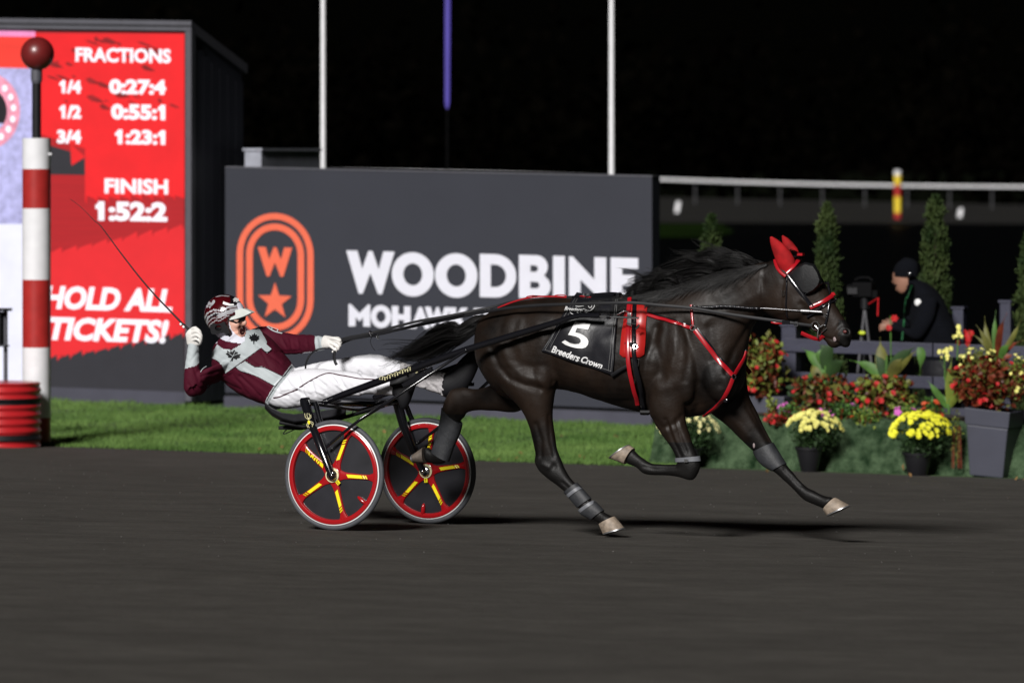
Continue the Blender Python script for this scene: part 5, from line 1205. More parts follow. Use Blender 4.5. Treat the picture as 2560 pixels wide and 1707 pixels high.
# forks
f1 = stube('fork', [P(762, 1004, -.60), P(770, 1030, -.63), P(790, 1085, -.71), P(806, 1128, -.752), P(829, 1188, -.762)], [.031, .031, .029, .027, .022])
k = MB(); k.tube([P(755, 1006, -.60), P(772, 1004, -.60)], .031, 16); k.build('fork_cap', M['black_gloss'], sulky)
k = MB(); k.ell(P(829, 1187, -.765), NV*.012, DV*.026, UP*.030, 14, 10); k.build('fork_end', M['black_gloss'], sulky)
k = MB(); k.ell(P(829, 1188, -.781), NV*.008, DV*.010, UP*.010, 12, 8); k.build('axle_nut', M['chrome'], sulky)
stube('fork', [P(788, 1006, -.56), P(800, 1050, -.60), P(830, 1110, -.645), P(850, 1188, -.655)], [.017, .017, .015, .014])
stube('fork', [P(992, 1001, .55), P(1008, 1060, .60), P(1030, 1115, .635), P(1057, 1176, .64)], [.034, .031, .027, .022])
stube('fork', [P(1010, 1001, .62), P(1030, 1050, .70), P(1064, 1110, .755), P(1080, 1176, .76)], [.018, .017, .016, .014])
k = MB(); k.ell(P(1056, 1178, .615), NV*.010, DV*.010, UP*.010, 12, 8); k.build('axle_nut', M['chrome'], sulky)
# arch, shafts, stays
stube('arch', [P(768, 1006, -.60), P(860, 1008, -.18), P(930, 1010, .2), P(1000, 1004, .58)], [.022, .019, .019, .022])
stube('arch', [P(792, 1010, -.52), P(900, 1025, -.1), P(985, 1008, .5)], .012)
sh = [P(800, 1008, -.42), P(860, 985, -.42), P(930, 960, -.42), P(1000, 934, -.42), P(1060, 912, -.41), P(1168, 873, -.385), P(1290, 836, -.36), P(1400, 803, -.35), P(1425, 794, -.35), P(1450, 789, -.35), P(1500, 789, -.352)]
shaft = stube('shaft', sh, [.018, .022, .024, .025, .024, .021, .021, .020, .020, .019, .017])
k = MB(); k.tube([P(1500, 791, -.368), P(1597, 795, -.362)], .0065, 10); k.build('shaft_rod', M['chrome'], shaft)
k = MB(); k.tube([P(1518, 791.5, -.368), P(1526, 792, -.368)], .014, 12); k.build('collar', M['black_matt'], shaft)
shf = [p+NV*(.80 if i < 6 else .77) for i, p in enumerate(sh)]; stube('shaft', shf, [.018, .022, .024, .025, .024, .021, .021, .020, .020, .019, .017])
stube('stay', [P(816, 1117, -.765), P(860, 1080, -.755), P(896, 1052, -.74)], .010); stube('stay', [P(896, 1052, -.74), P(960, 1012, -.64), P(1060, 945, -.46), P(1166, 876, -.42)], .0095)
stube('stay', [P(880, 1064, -.745), P(905, 1044, -.735), P(950, 1016, -.66), P(1010, 978, -.54)], .008)
stube('stay', [P(1044, 1108, .62), P(1110, 1058, .55), P(1225, 950, .42)], .011)
# cream signature scribble and disc plate on the shaft
k = MB(); pts = []
for i in range(70):
    t = i/69; x = 948+t*80; y = 951-t*30+5.5*math.sin(i*1.15)*(1 if i % 14 > 3 else .4)-(4 if i < 8 else 0); pts.append(P(x+2.5*math.cos(i*1.15), y, -.449))
k.tube(pts, .0022, 5); k.build('signature', M['cream_mark'], shaft)
k = MB(); pl_ = [(1003, 960), (1078, 916), (1081, 935), (1062, 948), (1008, 968)]
f = [P(x, y, -.40) for x, y in pl_]; n = len(f); k.add(f+[p+NV*.02 for p in f], [tuple(range(n)), tuple(range(2*n-1, n-1, -1))]+[(i, i+n, (i+1) % n+n, (i+1) % n) for i in range(n)]); o = k.build('stirrup_plate', M['black_gloss'], sulky, smooth=False); bevel(o, .003)
k = MB(); k.loft([ring(P(1041, 927, -.405)-NV*d, DV*r, UP*r, 20, 2) for d, r in ((0, .014), (.006, .014), (.008, .010))]); o2 = k.build('bolt_cap', M['cream_mark'], o)
for x in (1020, 1062):
    k = MB(); k.ell(P(x, 940 if x < 1040 else 930, -.40), NV*.008, DV*.008, UP*.008, 10, 6); k.build('bolt', M['black_matt'], o)
# far stirrup
k = MB(); k.box(P(1165, 960, .34), DV*.05, NV*.02, UP*.012); k.tube([P(1140, 968, .34), P(1175, 950, .40)], .012, 8); k.build('stirrup_plate', M['black_gloss'], sulky)
# seat
k = MB(); rings = []
for x, yt, yb in [(662, 1012, 1022), (680, 1026, 1040), (705, 1038, 1054), (735, 1042, 1062), (780, 1038, 1058), (830, 1030, 1050), (865, 1022, 1040)]:
    rings.append([P(x, yt, v_)+UP*(.02 if abs(v_) > .15 else 0) for v_ in (-.21, -.12, 0, .12, .21)]+[P(x, yb, v_)+UP*.02*(abs(v_) > .15) for v_ in (.21, .12, 0, -.12, -.21)])
k.loft(rings); o = k.build('seat', M['cloth_black'], sulky); bevel(o, .006)
k = MB(); k.tube([P(700, 1056, -.15), P(760, 1066, -.15), P(850, 1046, -.15), P(960, 1014, -.12)], .013, 10); k.tube([P(700, 1056, .15), P(760, 1066, .15), P(850, 1046, .15), P(960, 1014, .12)], .013, 10)
k.build('seat_rail', M['black_matt'], sulky)
k = MB(); k.box(P(740, 1068, 0)+DV*.0, DV*.08, NV*.10, UP*.012); o = k.build('seat_bracket', M['black_matt'], sulky, smooth=False); bevel(o, .004)
k = MB(); k.tube(smooth_path([P(x, y, -.08) for x, y in [(755, 1062), (735, 1074), (712, 1084), (709, 1082), (716, 1074), (728, 1067)]], 4), .0035, 6); k.build('wire_loop', M['dark_steel'], sulky)
k = MB(); k.tube(smooth_path([P(x, y, -.1) for x, y in [(852, 1036), (862, 1042), (878, 1036), (884, 1022), (880, 1012)]], 4), .003, 6); k.build('cable_loop', M['black_matt'], sulky)
# spider emblem on the near fork
k = MB(); F0 = lambda x, y: P(777+(x-777)*.8, 1052+(y-1048)*.8, -.655-.13*(y-1030)/100)-NV*.028
k.ell(F0(777, 1052), DV*.010, NV*.003, UP*.014, 12, 8, 1); k.ell(F0(776, 1041), DV*.007, NV*.003, UP*.008, 10, 6, 0)
for pts in ([(774, 1042), (766, 1036), (764, 1024)], [(775, 1040), (771, 1030), (772, 1023)], [(778, 1040), (781, 1032), (777, 1024)], [(779, 1042), (784, 1037), (783, 1028)],
            [(774, 1052), (770, 1060), (774, 1068)], [(775, 1056), (775, 1063), (779, 1069)], [(781, 1052), (788, 1058), (788, 1066)], [(781, 1048), (790, 1052), (791, 1060)]): k.tube([F0(*p) for p in pts], .0022, 5, 0)
k.build('spider_emblem', [M['cream_mark'], M['stripe_yellow']], f1)

# ================= DRIVER =================
db = P(720, 1030, 0); driver = thing('person', db, 'harness driver in maroon and grey silks leaning back shouting, whip hand raised', 'person')
mb = MB()
px_loft(mb, [(742,935,668,1012,0,.15),(728,912,642,1004,0,.165),(708,885,610,990,0,.165),(686,858,580,970,0,.18),(664,838,556,948,0,.20),(640,824,540,922,0,.205),(620,828,536,896,0,.15)], sub=5, n=36, e=2.4)
px_loft(mb, [(612,848,545,890,-.01,.085),(604,836,548,872,-.015,.072),(598,826,548,858,-.02,.068)], sub=4, n=24)                 # neck
px_loft(mb, [(596,838,541,838,-.03,.058),(608,826,531,822,-.03,.070),(609,806,524,800,-.03,.078),(612,786,520,778,-.03,.080),(606,762,526,762,-.03,.072),(588,748,546,750,-.03,.045)], sub=4, n=28, e=2.1)  # head
hv = -.03
mb.ell(P(611, 806, hv), DV*.018, NV*.014, UP*.022, 12, 10)      # nose
mb.ell(P(606, 841, hv), DV*.020, NV*.034, UP*.016, 12, 10); mb.ell(P(595, 850, hv), DV*.045, NV*.05, UP*.024, 14, 10)      # chin
mb.ell(P(603, 788, hv), DV*.022, NV*.055, UP*.011, 12, 10)      # brow
mb.ell(P(590, 812, hv-.045), DV*.028, NV*.02, UP*.022, 12, 10)  # cheek
# near arm (whip)
px_loft(mb, [(585,900,535,960,-.16,.07),(556,905,520,965,-.22,.068),(525,918,505,985,-.28,.062),(500,930,478,992,-.32,.058),(505,968,462,975,-.335,.056),(500,945,461,945,-.335,.052),(498,915,463,915,-.33,.046),(497,890,467,888,-.32,.042),(497,866,470,866,-.315,.036),(496,852,472,850,-.31,.034)], sub=4, n=24)
# far arm (reins)
px_loft(mb, [(630,822,640,880,.14,.07),(665,815,668,878,.20,.065),(700,828,690,884,.20,.058),(735,835,725,886,.17,.056),(765,836,757,884,.12,.048),(790,838,787,880,.07,.040),(808,842,804,876,.04,.034),(822,846,818,870,.02,.032)], sub=4, n=24)
# legs
px_loft(mb, [(742,925,672,1010,-.10,.10),(775,920,712,1022,-.12,.105),(812,922,765,1014,-.15,.095),(850,926,825,1000,-.19,.080),(890,930,875,990,-.22,.070),(930,938,918,985,-.24,.062),(962,944,952,986,-.25,.060),(990,948,986,990,-.26,.058)], sub=4, n=28)
px_loft(mb, [(742,920,700,990,.08,.10),(800,905,780,985,.12,.09),(860,895,850,970,.16,.08),(905,887,900,960,.20,.07),(945,886,940,950,.22,.066),(990,900,980,955,.24,.058),(1040,915,1030,965,.25,.055),(1085,925,1078,978,.26,.055),(1122,934,1117,992,.26,.058)], sub=4, n=28)
px_loft(mb, [(735,930,668,1014,0,.16),(700,985,690,1025,0,.15)], sub=3, n=28)
dm = fuse(mb, 'figure', .0062, 4)
v = verts_np(dm); nn = normals_np(dm); p = projn(v)       # folds of silk and trousers
fold = np.zeros(len(v)); R2 = np.random.default_rng(3)
for _ in range(30):                                        # trouser folds radiate from hip, knee and cuff
    x, y = R2.uniform(690, 985), R2.uniform(925, 1010); a = R2.uniform(-.5, 1.5); L2 = R2.uniform(18, 50); d = seg_dist(p, [(x, y), (x+L2*math.cos(a), y+L2*math.sin(a))]); fold += R2.choice([-1, 1])*R2.uniform(.004, .009)*np.exp(-(d/3.4)**2)
for _ in range(26):
    x, y = R2.uniform(985, 1122), R2.uniform(925, 985); a = R2.uniform(-1.2, 1.2); L2 = R2.uniform(10, 35); d = seg_dist(p, [(x, y), (x+L2*math.cos(a), y+L2*math.sin(a))]); fold += R2.choice([-1, 1])*R2.uniform(.004, .009)*np.exp(-(d/3.2)**2)
for pts, amp in [([(600,940),(650,990)],-.006),([(610,925),(690,975)],.005),([(580,935),(620,985)],-.005),([(625,900),(700,950)],-.004),([(470,960),(495,990)],-.006),([(485,920),(497,950)],-.005),([(505,940),(560,925)],-.006),([(520,960),(575,930)],.005),
                 ([(700,835),(715,870)],-.006),([(725,840),(732,880)],.005),([(742,838),(748,882)],-.005),([(765,840),(770,878)],-.005),([(690,880),(745,878)],-.005),([(640,862),(700,905)],-.005),([(560,870),(610,890)],-.004),([(640,905),(690,940)],.004),
                 ([(560,955),(600,975)],-.007),([(655,880),(675,920)],-.004),([(475,905),(495,880)],-.004),([(790,840),(796,876)],-.006),([(800,848),(806,872)],.005),([(505,955),(540,975)],-.006)]:
    fold += amp*np.exp(-(seg_dist(p, pts)/3.6)**2)
cl = (p[:, 1] > 848) | (p[:, 0] > 620) | (p[:, 0] < 505); fold *= cl
jit = .0012*np.sin(v[:, 0]*90+v[:, 2]*60)*np.sin(v[:, 2]*85-v[:, 1]*30)*cl
v += nn*(fold+jit)[:, None]; dm.vertices.foreach_set('co', v.ravel()); dm.update()
mouth = P(607, 824, -.03-.02)
fc3 = face_centers(dm); fc = projn(fc3); zd = lambda pts: [(440+x*.17857, 720+y*.17857) for x, y in pts]
vv_ = (fc3-np.array([X0, Y0, 0]))@np.array(NV)
mi = np.zeros(len(fc), int)                                # 0 maroon 1 grey 2 white 3 dirty 4 balaclava 5 skin 6 stubble
mi[:] = 0
yoke = zd([(395,1025),(520,880),(575,790),(660,850),(780,865),(890,800),(960,740),(965,560),(1000,480),(1110,485),(1200,620),(1270,745),(1265,780),(1160,860),(1020,965),(930,1025),(690,1200),(640,1080),(570,1010),(480,975)])
mi[inpoly(fc, yoke)] = 1
mi[inpoly(fc, zd([(835,1100),(970,1020),(1110,1110),(1210,1100),(1500,1240),(1385,1375),(1150,1245),(1010,1190),(890,1160)]))] = 1
mi[inpoly(fc, [(462,922),(466,848),(502,848),(501,905),(490,914)])] = 1
mi[inpoly(fc, zd([(1950,650),(2300,640),(2300,900),(1960,880),(1940,760)]))] = 1
belt = [(661,1015),(672,985),(690,955),(712,935),(727,912),(760,880),(1200,860),(1200,1100),(650,1100)]
mi[inpoly(fc, belt)] = 2
mi[inpoly(fc, [(661,1018),(664,1000),(684,965),(706,940),(727,912),(735,916),(716,944),(694,970),(674,1004),(670,1020)])] = 1
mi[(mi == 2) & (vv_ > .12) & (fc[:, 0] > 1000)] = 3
hd = (fc[:, 1] < 858) & (fc[:, 0] < 625) & (fc[:, 0] > 508) & ~inpoly(fc, yoke)
mi[hd] = 4
mi[hd & inpoly(fc, [(571,790),(573,805),(577,822),(590,836),(601,842),(625,842),(625,780),(571,780)])] = 5
mi[hd & inpoly(fc, [(594,820),(597,814),(612,812),(625,812),(625,842),(603,842),(596,834)])] = 6
mi[inpoly(fc, zd([(585,690),(700,745),(880,775),(860,825),(670,842),(575,770)]))] = 0
dm.polygons.foreach_set('material_index', mi.tolist())
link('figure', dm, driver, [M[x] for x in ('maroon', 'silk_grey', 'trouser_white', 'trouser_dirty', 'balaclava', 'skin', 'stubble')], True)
DB = bvh_of(dm)
# glasses
# helmet
hc = P(561, 786, -.03); hs = hc.y/F; k = MB(); tilt = math.radians(-14)
hd1 = DV*math.cos(tilt)+UP*math.sin(-tilt)*-1; hd1 = (DV*math.cos(.22)+UP*math.sin(.22)); hd2 = (-DV*math.sin(.22)+UP*math.cos(.22))
nu, nv_ = 96, 64; rings = []
for i in range(1, nv_):
    ph = math.pi*i/nv_; rings.append([hc+hd2*math.cos(ph)*50*hs+(hd1*math.cos(2*math.pi*j/nu)*52*hs+NV*math.sin(2*math.pi*j/nu)*.118)*math.sin(ph) for j in range(nu)])
top_c = hc+hd2*50*hs; vs = [p_ for r in rings for p_ in r]+[top_c]; fs = [(len(vs)-1, j, (j+1) % nu) for j in range(nu)]
for i in range(len(rings)-1):
    for j in range(nu): fs.append((i*nu+j, (i+1)*nu+j, (i+1)*nu+(j+1) % nu, i*nu+(j+1) % nu))
cuts = [(572,792),(640,770),(640,900),(480,900),(480,850),(524,838),(532,840),(560,842),(578,838),(574,820),(568,806)]
keep = []; mi = []
def near(q_, pts, r): return seg_dist(np.array([q_]), zd(pts))[0] < r*.17857
for f_ in fs:
    c_ = sum((vs[i] for i in f_), Vector())/len(f_); q_ = proj(c_); arr = np.array([q_])
    if inpoly(arr, cuts)[0] or q_[1] > 842: continue
    keep.append(f_)
    m = 0 if not (q_[0] > 576 and q_[1] < 768) else 1
    if near(q_, [(415,520),(440,420),(520,370),(640,370),(720,330),(960,285)], 26): m = 1
    if near(q_, [(600,390),(700,350),(840,310),(985,290)], 26): m = 2
    for pl in ([(400,430),(440,350),(530,305),(640,320),(720,275),(950,225)], [(420,500),(450,410),(550,345),(660,360),(760,310),(960,262)]):
        if near(q_, pl, 11): m = 2
    for pl in ([(430,590),(440,490),(510,425),(610,415),(700,380)], [(450,610),(470,520),(540,462),(625,450),(690,405),(760,375)], [(560,125),(640,105),(740,115)]):
        if near(q_, pl, 6): m = 2
    mi.append(m)
k.add(vs, keep); k.mi = mi; o = k.build('helmet', [M['helmet_maroon'], M['helmet_black'], M['silver']], driver, fix=True); md = o.modifiers.new('s', 'SOLIDIFY'); md.thickness = .008; helmet = o
HBV = bvh_of(o)
def decal(pts, m, par, bv, off=.004, name='emblem'):
    return poly_plate(name, [[(x, -y) for x, y in pts]], lambda x, y: (lambda h_: h_[0]+(h_[1] if h_[1].dot(Vector((0, -1, 0))) > 0 else -h_[1])*off)(hit(bv, x, -y)), None, m, par)
decal(zd([(665,190),(700,205),(760,225),(805,225),(808,245),(745,252),(690,240),(655,225)]), M['stripe_white'], helmet, HBV)
decal(zd([(835,140),(850,150),(875,150),(870,172),(885,185),(862,192),(845,205),(825,192),(800,198),(808,178),(790,165),(808,155),(812,140)]), M['stripe_white'], helmet, HBV)
decal(zd([(455,205),(475,190),(500,215),(525,170),(548,175),(550,205),(520,240),(495,262),(480,290),(462,262),(435,285),(430,250),(452,235)]), M['silver'], helmet, HBV)
# ear pad and chin strap
k = MB(); earp = zd([(480,520),(520,490),(600,470),(680,470),(700,520),(740,590),(755,640),(700,640),(640,620),(590,640),(520,650),(490,630),(478,570)])
hole = [(516+440*0, 0)]
f = [(x, -y) for x, y in earp]; hol = [(440+(592+48*math.cos(t))*.17857, -(720+(560+42*math.sin(t))*.17857)) for t in [math.pi*2*i/18 for i in range(18)]]
poly_plate('ear_pad', [f, hol], lambda x, y: P(x, -y, -.135), NV*.025, M['black_matt'], helmet)
k = MB(); k.ell(P(546, 821, -.118), DV*.028, NV*.006, UP*.026, 16, 8); k.build('ear_lining', M['balaclava'], helmet)
k.tube([P(568, 825, -.125), P(573, 838, -.12), P(578, 845, -.11), P(590, 850, -.06)], .007, 8); k.build('chin_strap', M['black_matt'], helmet)
# peak
poly_plate('peak', [[(x, -y) for x, y in [(562,789),(566,798),(574,800),(590,797),(608,791),(629,781),(620,776),(606,771),(590,775),(574,782)]]], lambda x, y: P(x, -y, -.118+(x-562)/67*.06), NV*.05, M['visor_white'], helmet)
poly_plate('open_mouth', [[(x, -y) for x, y in [(598,827),(600,821),(604,817),(609,816),(612,820),(612,832),(609,838),(604,839),(600,835)]]], lambda x, y: (lambda h_: h_[0]+h_[1]*.004)(hit(DB, x, -y, -.06)), None, M['mouth_dark'], driver)
poly_plate('lips', [[(x, -y) for x, y in [(596.8,827),(599,820),(603.5,815.5),(610,814.5),(614,819),(614,834),(609.5,840.5),(603.5,841),(599,836)]], [(x, -y) for x, y in [(598,827),(600,821),(604,817),(609,816),(612,820),(612,832),(609,838),(604,839),(600,835)]]], lambda x, y: (lambda h_: h_[0]+h_[1]*.005)(hit(DB, x, -y, -.06)), None, M['lips'], driver)
poly_plate('teeth', [[(x, -y) for x, y in [(602,819),(606,817.5),(611,818),(611,820),(603,821)]]], lambda x, y: (lambda h_: h_[0]+h_[1]*.006)(hit(DB, x, -y, -.06)), None, M['stripe_white'], driver)
poly_plate('sunglasses', [[(x, -y) for x, y in [(573,797),(574,802),(584,806),(590,809),(597,807),(602,802),(606,803),(610,803),(613,797),(611,790),(600,790),(585,793)]]], lambda x, y: (lambda h_: h_[0]+h_[1]*.008)(hit(DB, x, -y, -.06)), NV*.006, M['glass_black'], driver)
# maple leaf emblems, arm numeral, badge
leaf_n = [(0,-1),(.18,-.55),(.5,-.75),(.42,-.3),(.95,-.55),(.8,-.15),(1.0,0),(.55,.3),(.6,.5),(.1,.4),(.06,.95),(-.06,.95),(-.1,.4),(-.6,.5),(-.55,.3),(-1,0),(-.8,-.15),(-.95,-.55),(-.42,-.3),(-.5,-.75),(-.18,-.55)]
def leafem(cx_, cy_, sx_, sy_, ang):
    a = math.radians(ang); pts = [(cx_+(x*sx_*math.cos(a)-y*sy_*math.sin(a)), cy_+(x*sx_*math.sin(a)+y*sy_*math.cos(a))) for x, y in leaf_n]; decal(pts, M['black_matt'], driver, DB, .006, 'leaf_emblem')
leafem(583, 888, 19, 15, 14); leafem(634.5, 847, 13, 14, 4)
for pts in ([(575,902),(583,890),(590,876)],[(583,890),(596,884)],[(583,890),(572,882)]):
    k = MB(); strap_px(k, DB, pts, .003, .008, .001, smoothn=0); k.build('leaf_vein', M['silk_grey'], driver)
k = MB(); strap_px(k, DB, zd([(1275,545),(1330,590),(1400,620),(1490,640)]), .010, .004, .001); strap_px(k, DB, zd([(1290,535),(1350,565),(1420,580)]), .006, .004, .001); strap_px(k, DB, zd([(1345,560),(1335,590)]), .008, .004, .001); strap_px(k, DB, zd([(1425,585),(1415,620)]), .008, .004, .001); k.build('sleeve_number', M['silk_grey'], driver)
decal(zd([(1185,830),(1235,775),(1330,860),(1270,920)]), M['silk_grey'], driver, DB, .008, 'chest_patch')
k = MB(); strap_px(k, DB, zd([(1200,870),(1275,925),(1330,870)]), .004, .009, .001); k.build('patch_border', M['black_matt'], driver)
k = MB(); strap_px(k, DB, zd([(345,1180),(375,1130),(430,1100)]), .005, .004, .001); k.build('sleeve_text', M['silk_grey'], driver)
for pts in ([(690,1200),(930,1025),(1180,845)],[(970,1020),(1110,1110),(1210,1100),(1500,1240)],[(835,1105),(890,1160),(1010,1190),(1150,1245),(1385,1375)],[(410,1010),(480,975),(560,1000),(640,1070),(690,1200)]):
    k = MB(); strap_px(k, DB, zd(pts), .0028, .002, .001); k.build('seam', M['black_matt'], driver)
k = MB(); strap_px(k, DB, [(684,994),(706,991),(707,987),(735,977),(775,952),(800,939),(821,932),(850,938),(900,947),(984,951)], .0065, .003, .0015); k.build('trouser_stripe', mat('stripe_maroon', (.05, .006, .015), .6), driver)
k = MB(); strap_px(k, DB, [(664,1012),(668,1000),(690,965),(710,940),(728,916)], .005, .003, .001); k.build('waist_seam', M['black_matt'], driver)
# boots
mbb = MB(); px_loft(mbb, [(984,946,984,988,-.26,.056),(998,938,996,1000,-.26,.050),(1008,925,1006,1024,-.26,.042),(1022,925,1022,1010,-.26,.038),(1034,918,1042,955,-.26,.034),(1044,903,1056,925,-.26,.028)], sub=4, n=24)
o = link('boot', fuse(mbb, 'boot', .006, 4), driver, M['black_matt'], True)
mbb = MB(); px_loft(mbb, [(1118,930,1114,994,.26,.062),(1135,918,1140,990,.26,.055),(1150,900,1165,975,.26,.050),(1165,885,1186,940,.26,.045),(1180,872,1200,905,.26,.038)], sub=4, n=24)
link('boot', fuse(mbb, 'boot', .006, 4), driver, M['black_matt'], True)
# gloves: palm, four fingers and a thumb each
def glove(palm, fingers, thumb, name='glove'):
    k = MB(); px_loft(k, palm, sub=4, n=22, e=2.3)
    for pts, r in fingers: k.tube(smooth_path([P(x, y, v_) for x, y, v_ in pts], 4), [r*(1-.018*i) for i in range(len(pts)*4-3)], 10); e_ = pts[-1]; k.ell(P(*e_), DV*r*.85, NV*r*.85, UP*r*.85, 10, 8)
    pts, r = thumb; k.tube(smooth_path([P(x, y, v_) for x, y, v_ in pts], 4), r, 10); e_ = pts[-1]; k.ell(P(*e_), DV*r*.95, NV*r*.95, UP*r*.95, 10, 8)
    return link(name, fuse(k, name, .0034, 3), driver, M['glove_white'], True)
glove([(500,862,468,860,-.312,.032),(500,848,466,845,-.315,.040),(497,836,465,834,-.315,.045),(490,826,472,824,-.315,.042)],
      [([(474,828,-.335),(486,820,-.35),(499,828,-.352),(502,838,-.338)], .0125), ([(478,834,-.345),(490,828,-.36),(502,836,-.358),(503,846,-.342)], .0125),
       ([(480,842,-.345),(492,838,-.362),(502,846,-.358),(502,853,-.342)], .0118), ([(482,850,-.342),(492,848,-.356),(500,854,-.352),(500,859,-.338)], .0105)],
      ([(478,832,-.30),(488,820,-.31),(490,822,-.34)], .012))
glove([(812,838,806,872,.03,.034),(826,840,818,872,.015,.042),(838,844,828,870,.01,.044),(846,850,838,868,.005,.036)],
      [([(832,846,-.01),(846,846,-.03),(852,856,-.035),(843,861,-.03)], .012), ([(830,852,-.02),(844,855,-.042),(850,864,-.04),(841,867,-.03)], .012),
       ([(828,858,-.025),(840,864,-.044),(846,872,-.04),(837,873,-.03)], .0112), ([(824,864,-.02),(835,872,-.036),(840,878,-.032),(832,879,-.026)], .010)],
      ([(822,846,-.01),(836,846,-.04),(850,851,-.045)], .012))
# ---- whip ----
wb = P(486, 842, -.33); whip = thing('whip', wb, 'long thin driving whip held up in the raised gloved hand', 'whip')
k = MB(); k.tube([P(503, 856, -.33), P(498, 852, -.33)], .013, 10); k.tube([P(498, 852, -.33), P(478, 830, -.335), P(458, 810, -.34)], [.009, .008, .007], 10); k.build('handle', M['black_matt'], whip)
for x, y in ((452.5, 810.5), (459.5, 817)):
    k = MB(); k.tube([P(x-1.8, y-1.8, -.34), P(x+1.8, y+1.8, -.34)], .0095, 10); k.build('grip_ring', M['stripe_white'], whip)
k = MB(); pts = smooth_path([P(x, y, v_) for x, y, v_ in [(458,811,-.34),(430,782,-.345),(385,735,-.35),(345,688,-.36),(300,630,-.37),(278,600,-.37),(250,563,-.38),(237,553,-.38),(215,530,-.385),(195,512,-.39),(176,498,-.39)]], 4)
k.tube(pts, [.0068-.0052*min(1, i/(len(pts)*.8)) for i in range(len(pts))], 6); k.build('stick', M['black_matt'], whip)
# ================= REINS =================
rb_ = P(1040, 830, 0); reins = thing('reins', rb_, "long black leather reins running from the driver's glove to the bit", 'reins')
def rein(pts, w_, th=.003, name='line'):
    k = MB(); pp = smooth_path([P(x, y, v_) for x, y, v_ in pts], 6); strap3(k, pp, [(-NV+UP*.15).normalized()]*len(pp), w_, th); return k.build(name, M['black_matt'], reins)
rein([(836,862,-.02),(850,852,-.03),(930,838,-.06),(1040,814,-.12),(1120,798,-.18),(1230,776,-.26),(1330,764,-.30),(1440,760,-.33),(1546,757,-.33),(1586,757,-.31),(1650,763,-.26),(1727,770,-.22),(1840,788,-.18),(1958,804,-.14),(1992,809,-.12),(2030,814,-.085)], .019)
rein([(842,858,0),(862,846,.0),(930,832,.0),(1040,804,.02),(1120,790,.05),(1230,768,.10),(1300,752,.10),(1440,742,.12),(1600,740,.2),(1740,762,.26),(1900,790,.18),(2036,814,.085)], .017)
rein([(840,866,0),(870,852,-.02),(920,838,-.05),(960,834,-.08),(1060,806,-.15),(1160,785,-.22)], .012)
rein([(838,872,-.03),(835,890,-.06),(838,905,-.08),(842,912,-.08)], .018, name='loose_end')
rein([(836,870,0),(800,872,-.02),(778,884,-.06),(766,905,-.10),(764,925,-.14),(768,934,-.16)], .010, name='loose_end')
rein([(930,842,-.06),(926,852,-.06),(930,866,-.06),(938,877,-.05)], .003, .0015, name='loose_end')
k = MB(); wire_ring(k, P(927, 833, -.08), .014, (DV+UP*.4), .005); wire_ring(k, P(944, 842, -.08), .012, (DV+UP*.4), .004); k.build('rein_ring', M['chrome'], reins)
k = MB(); k.box(P(934, 838, -.06), DV*.03, NV*.014, UP*.012); k.box(P(1965, 806, -.14), DV*.025, NV*.006, UP*.012); k.build('keeper', M['black_gloss'], reins, smooth=False, kind='stuff')
k = MB(); wire_ring(k, P(1990, 810, -.125), .014, (NV), .003); k.build('rein_ring', M['chrome'], reins)
# ================= CAMERAMAN =================
cn = 2.55; K = lambda x, y, v_=0: R(x, y, cn+v_)
cb = R(2340, 1000, cn); cb.z = zg(cb.x, cb.y); cman = thing('person', cb, 'cameraman in a black jacket and knit hat bending towards his tripod camera', 'person')
mb = MB(); fr = lambda x, y, v_=0: R(x, y, cn+v_)
gy = 1085
px_loft(mb, [(2296,880,2405,890,0,.17),(2278,830,2400,850,0,.18),(2274,780,2382,800,0,.19),(2284,738,2356,742,0,.19),(2282,712,2330,715,0,.13),(2262,708,2300,700,0,.075)], sub=4, n=28, fr=fr)
px_loft(mb, [(2244,728,2275,728,-.02,.055),(2236,712,2284,712,-.02,.072),(2231,692,2288,690,-.02,.080),(2236,668,2285,662,-.02,.078),(2252,650,2275,648,-.02,.05)], sub=4, n=24, fr=fr)
mb.ell(K(2233, 704, -.02), DV*.02, NV*.014, UP*.018, 10, 8); mb.ell(K(2243, 724, -.02), DV*.02, NV*.03, UP*.014, 10, 8)
px_loft(mb, [(2285,745,2345,750,-.18,.07),(2285,790,2335,800,-.22,.065),(2275,820,2300,850,-.22,.055),(2245,812,2262,836,-.2,.045),(2222,808,2232,826,-.18,.035)], sub=4, n=20, fr=fr)
px_loft(mb, [(2290,750,2330,750,.18,.065),(2270,790,2300,810,.2,.055),(2230,800,2245,825,.16,.04)], sub=4, n=20, fr=fr)
for s_ in (-1, 1): px_loft(mb, [(2302,880,2398,890,s_*.09,.10),(2306,950,2380,955,s_*.1,.085),(2320,1020,2372,1020,s_*.1,.065),(2324,1090,2362,1090,s_*.1,.05)], sub=3, n=20, fr=fr)
cm = fuse(mb, 'figure', .012, 4); fc = projn(face_centers(cm)); mi = np.zeros(len(fc), int)
mi[inpoly(fc, [(2222,682),(2240,680),(2268,690),(2272,705),(2266,722),(2252,740),(2225,740)])] = 1
mi[(fc[:, 1] > 900)] = 2
cm.polygons.foreach_set('material_index', mi.tolist()); link('figure', cm, cman, [M['jacket_black'], M['skin_dim'], M['cloth_black']], True)
k = MB(); rings = [ring(K(2262, 690, -.02)+UP*z+DV*dx, DV*.125*s_, NV*.095*s_, 24, 2) for z, s_, dx in ((-.005, 1.0, .01), (.05, 1.02, .012), (.10, .93, .02), (.14, .72, .03), (.165, .4, .035), (.175, .1, .035))]
k.loft(rings); k.build('knit_hat', M['jacket_black'], cman)
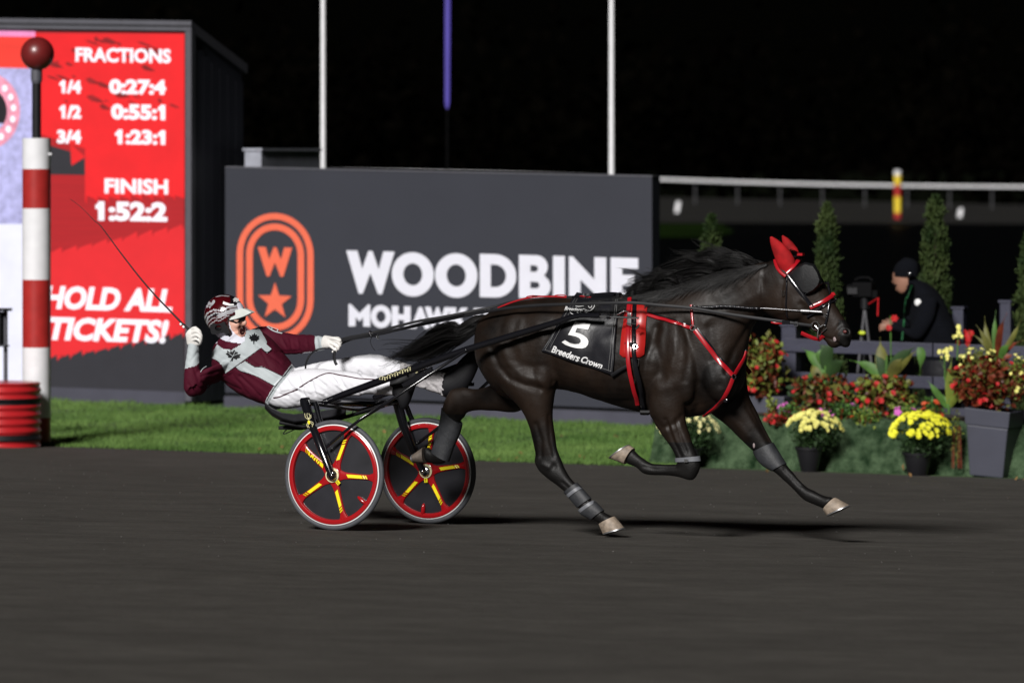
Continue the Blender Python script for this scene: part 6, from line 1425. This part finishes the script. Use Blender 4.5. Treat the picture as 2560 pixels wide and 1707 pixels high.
k = MB(); k.ell(K(2273, 686, -.12), DV*.03, NV*.02, UP*.035, 14, 10); k.tube([K(2273, 684, -.12), K(2270, 655, -.06), K(2268, 650, 0), K(2270, 655, .06)], .009, 8); k.build('headphones', M['black_gloss'], cman)
k = MB(); k.ell(K(2275, 684, -.137), DV*.013, NV*.004, UP*.005, 10, 6); k.build('ear_cup_mark', M['chrome'], cman)
CMB = bvh_of(cm)
k = MB(); l, n = hit(CMB, 2295, 756); k.ell(l+n*.004, DV*.034, n*.006, UP*.034, 20, 8); k.build('round_patch', M['print_white'], cman)
k = MB(); strap_px(k, CMB, [(2280,712),(2266,745),(2262,790),(2258,830),(2256,850)], .018, .008); k.build('lanyard', M['green_cord'], cman)
for sv, x0, y0 in ((-.19, 2222, 816), (.16, 2232, 812)):
    k = MB(); px_loft(k, [(x0+6, y0-9, x0+8, y0+9, sv, .03), (x0-4, y0-9, x0-2, y0+10, sv, .038), (x0-14, y0-6, x0-12, y0+9, sv, .034)], sub=3, n=16, fr=fr)
    for j in range(4): k.tube(smooth_path([K(x0-10, y0-6+j*4.5, sv-.02), K(x0-19, y0-5+j*4.5, sv-.03), K(x0-23, y0+j*4.2, sv-.02)], 3), .010-.0008*j, 8)
    k.tube(smooth_path([K(x0-2, y0-8, sv-.01), K(x0-10, y0-13, sv-.02), K(x0-17, y0-12, sv-.03)], 3), .011, 8); link('hand', fuse(k, 'hand', .006, 2), cman, M['skin_dim'], True)
k = MB(); k.ell(K(2238, 712, -.085), DV*.02, NV*.012, UP*.006, 10, 6); k.build('moustache', M['black_matt'], cman)
# tripod camera
tb = R(2158, 1000, cn-.2); tb.z = zg(tb.x, tb.y); vc = thing('video_camera', tb, 'broadcast video camera on a grey tripod behind the fence', 'camera'); T_ = lambda x, y, v_=0: R(x, y, cn-.2+v_)
k = MB(); k.box(T_(2160, 724), DV*.10, NV*.07, UP*.07); o = k.build('body', M['camera_black'], vc, smooth=False); bevel(o, .01)
k = MB(); k.tube([T_(2140, 724), T_(2122, 726)], [.055, .062], 18); k.build('lens', M['camera_black'], vc)
k = MB(); k.box(T_(2188, 735), DV*.035, NV*.04, UP*.035); o = k.build('monitor', M['camera_black'], vc, smooth=False)
k = MB(); k.tube([T_(2138, 700), T_(2150, 694), T_(2172, 694), T_(2182, 702)], .012, 8); k.build('handle', M['camera_black'], vc)
k = MB(); k.box(T_(2132, 727, -.08), DV*.05, NV*.015, UP*.03); k.build('side_grip', mat('camera_grey', (.010, .010, .012), .5), vc, smooth=False)
k = MB(); k.tube([T_(2162, 745), T_(2162, 772)], .04, 14); k.build('tripod_head', M['dark_steel'], vc)
for x, v_ in ((2120, -.2), (2160, .35), (2208, -.1)):
    k = MB(); e_ = T_(x, 900, v_); e_.z = zg(e_.x, e_.y); k.tube([T_(2162, 770), e_], .016, 8); k.build('tripod_leg', mat('tripod_grey', (.05, .05, .056), .5) if 'tripod_grey' not in M else M['tripod_grey'], vc)
k = MB(); k.tube([T_(2172, 760), T_(2196, 745, -.1), T_(2194, 790, -.15)], .008, 6); k.build('pan_handle', M['barrel_red'], vc)
k = MB(); k.ell(T_(2155, 832, -.1), DV*.035, NV*.01, UP*.02, 10, 8); k.build('tag', M['hivis'], vc)
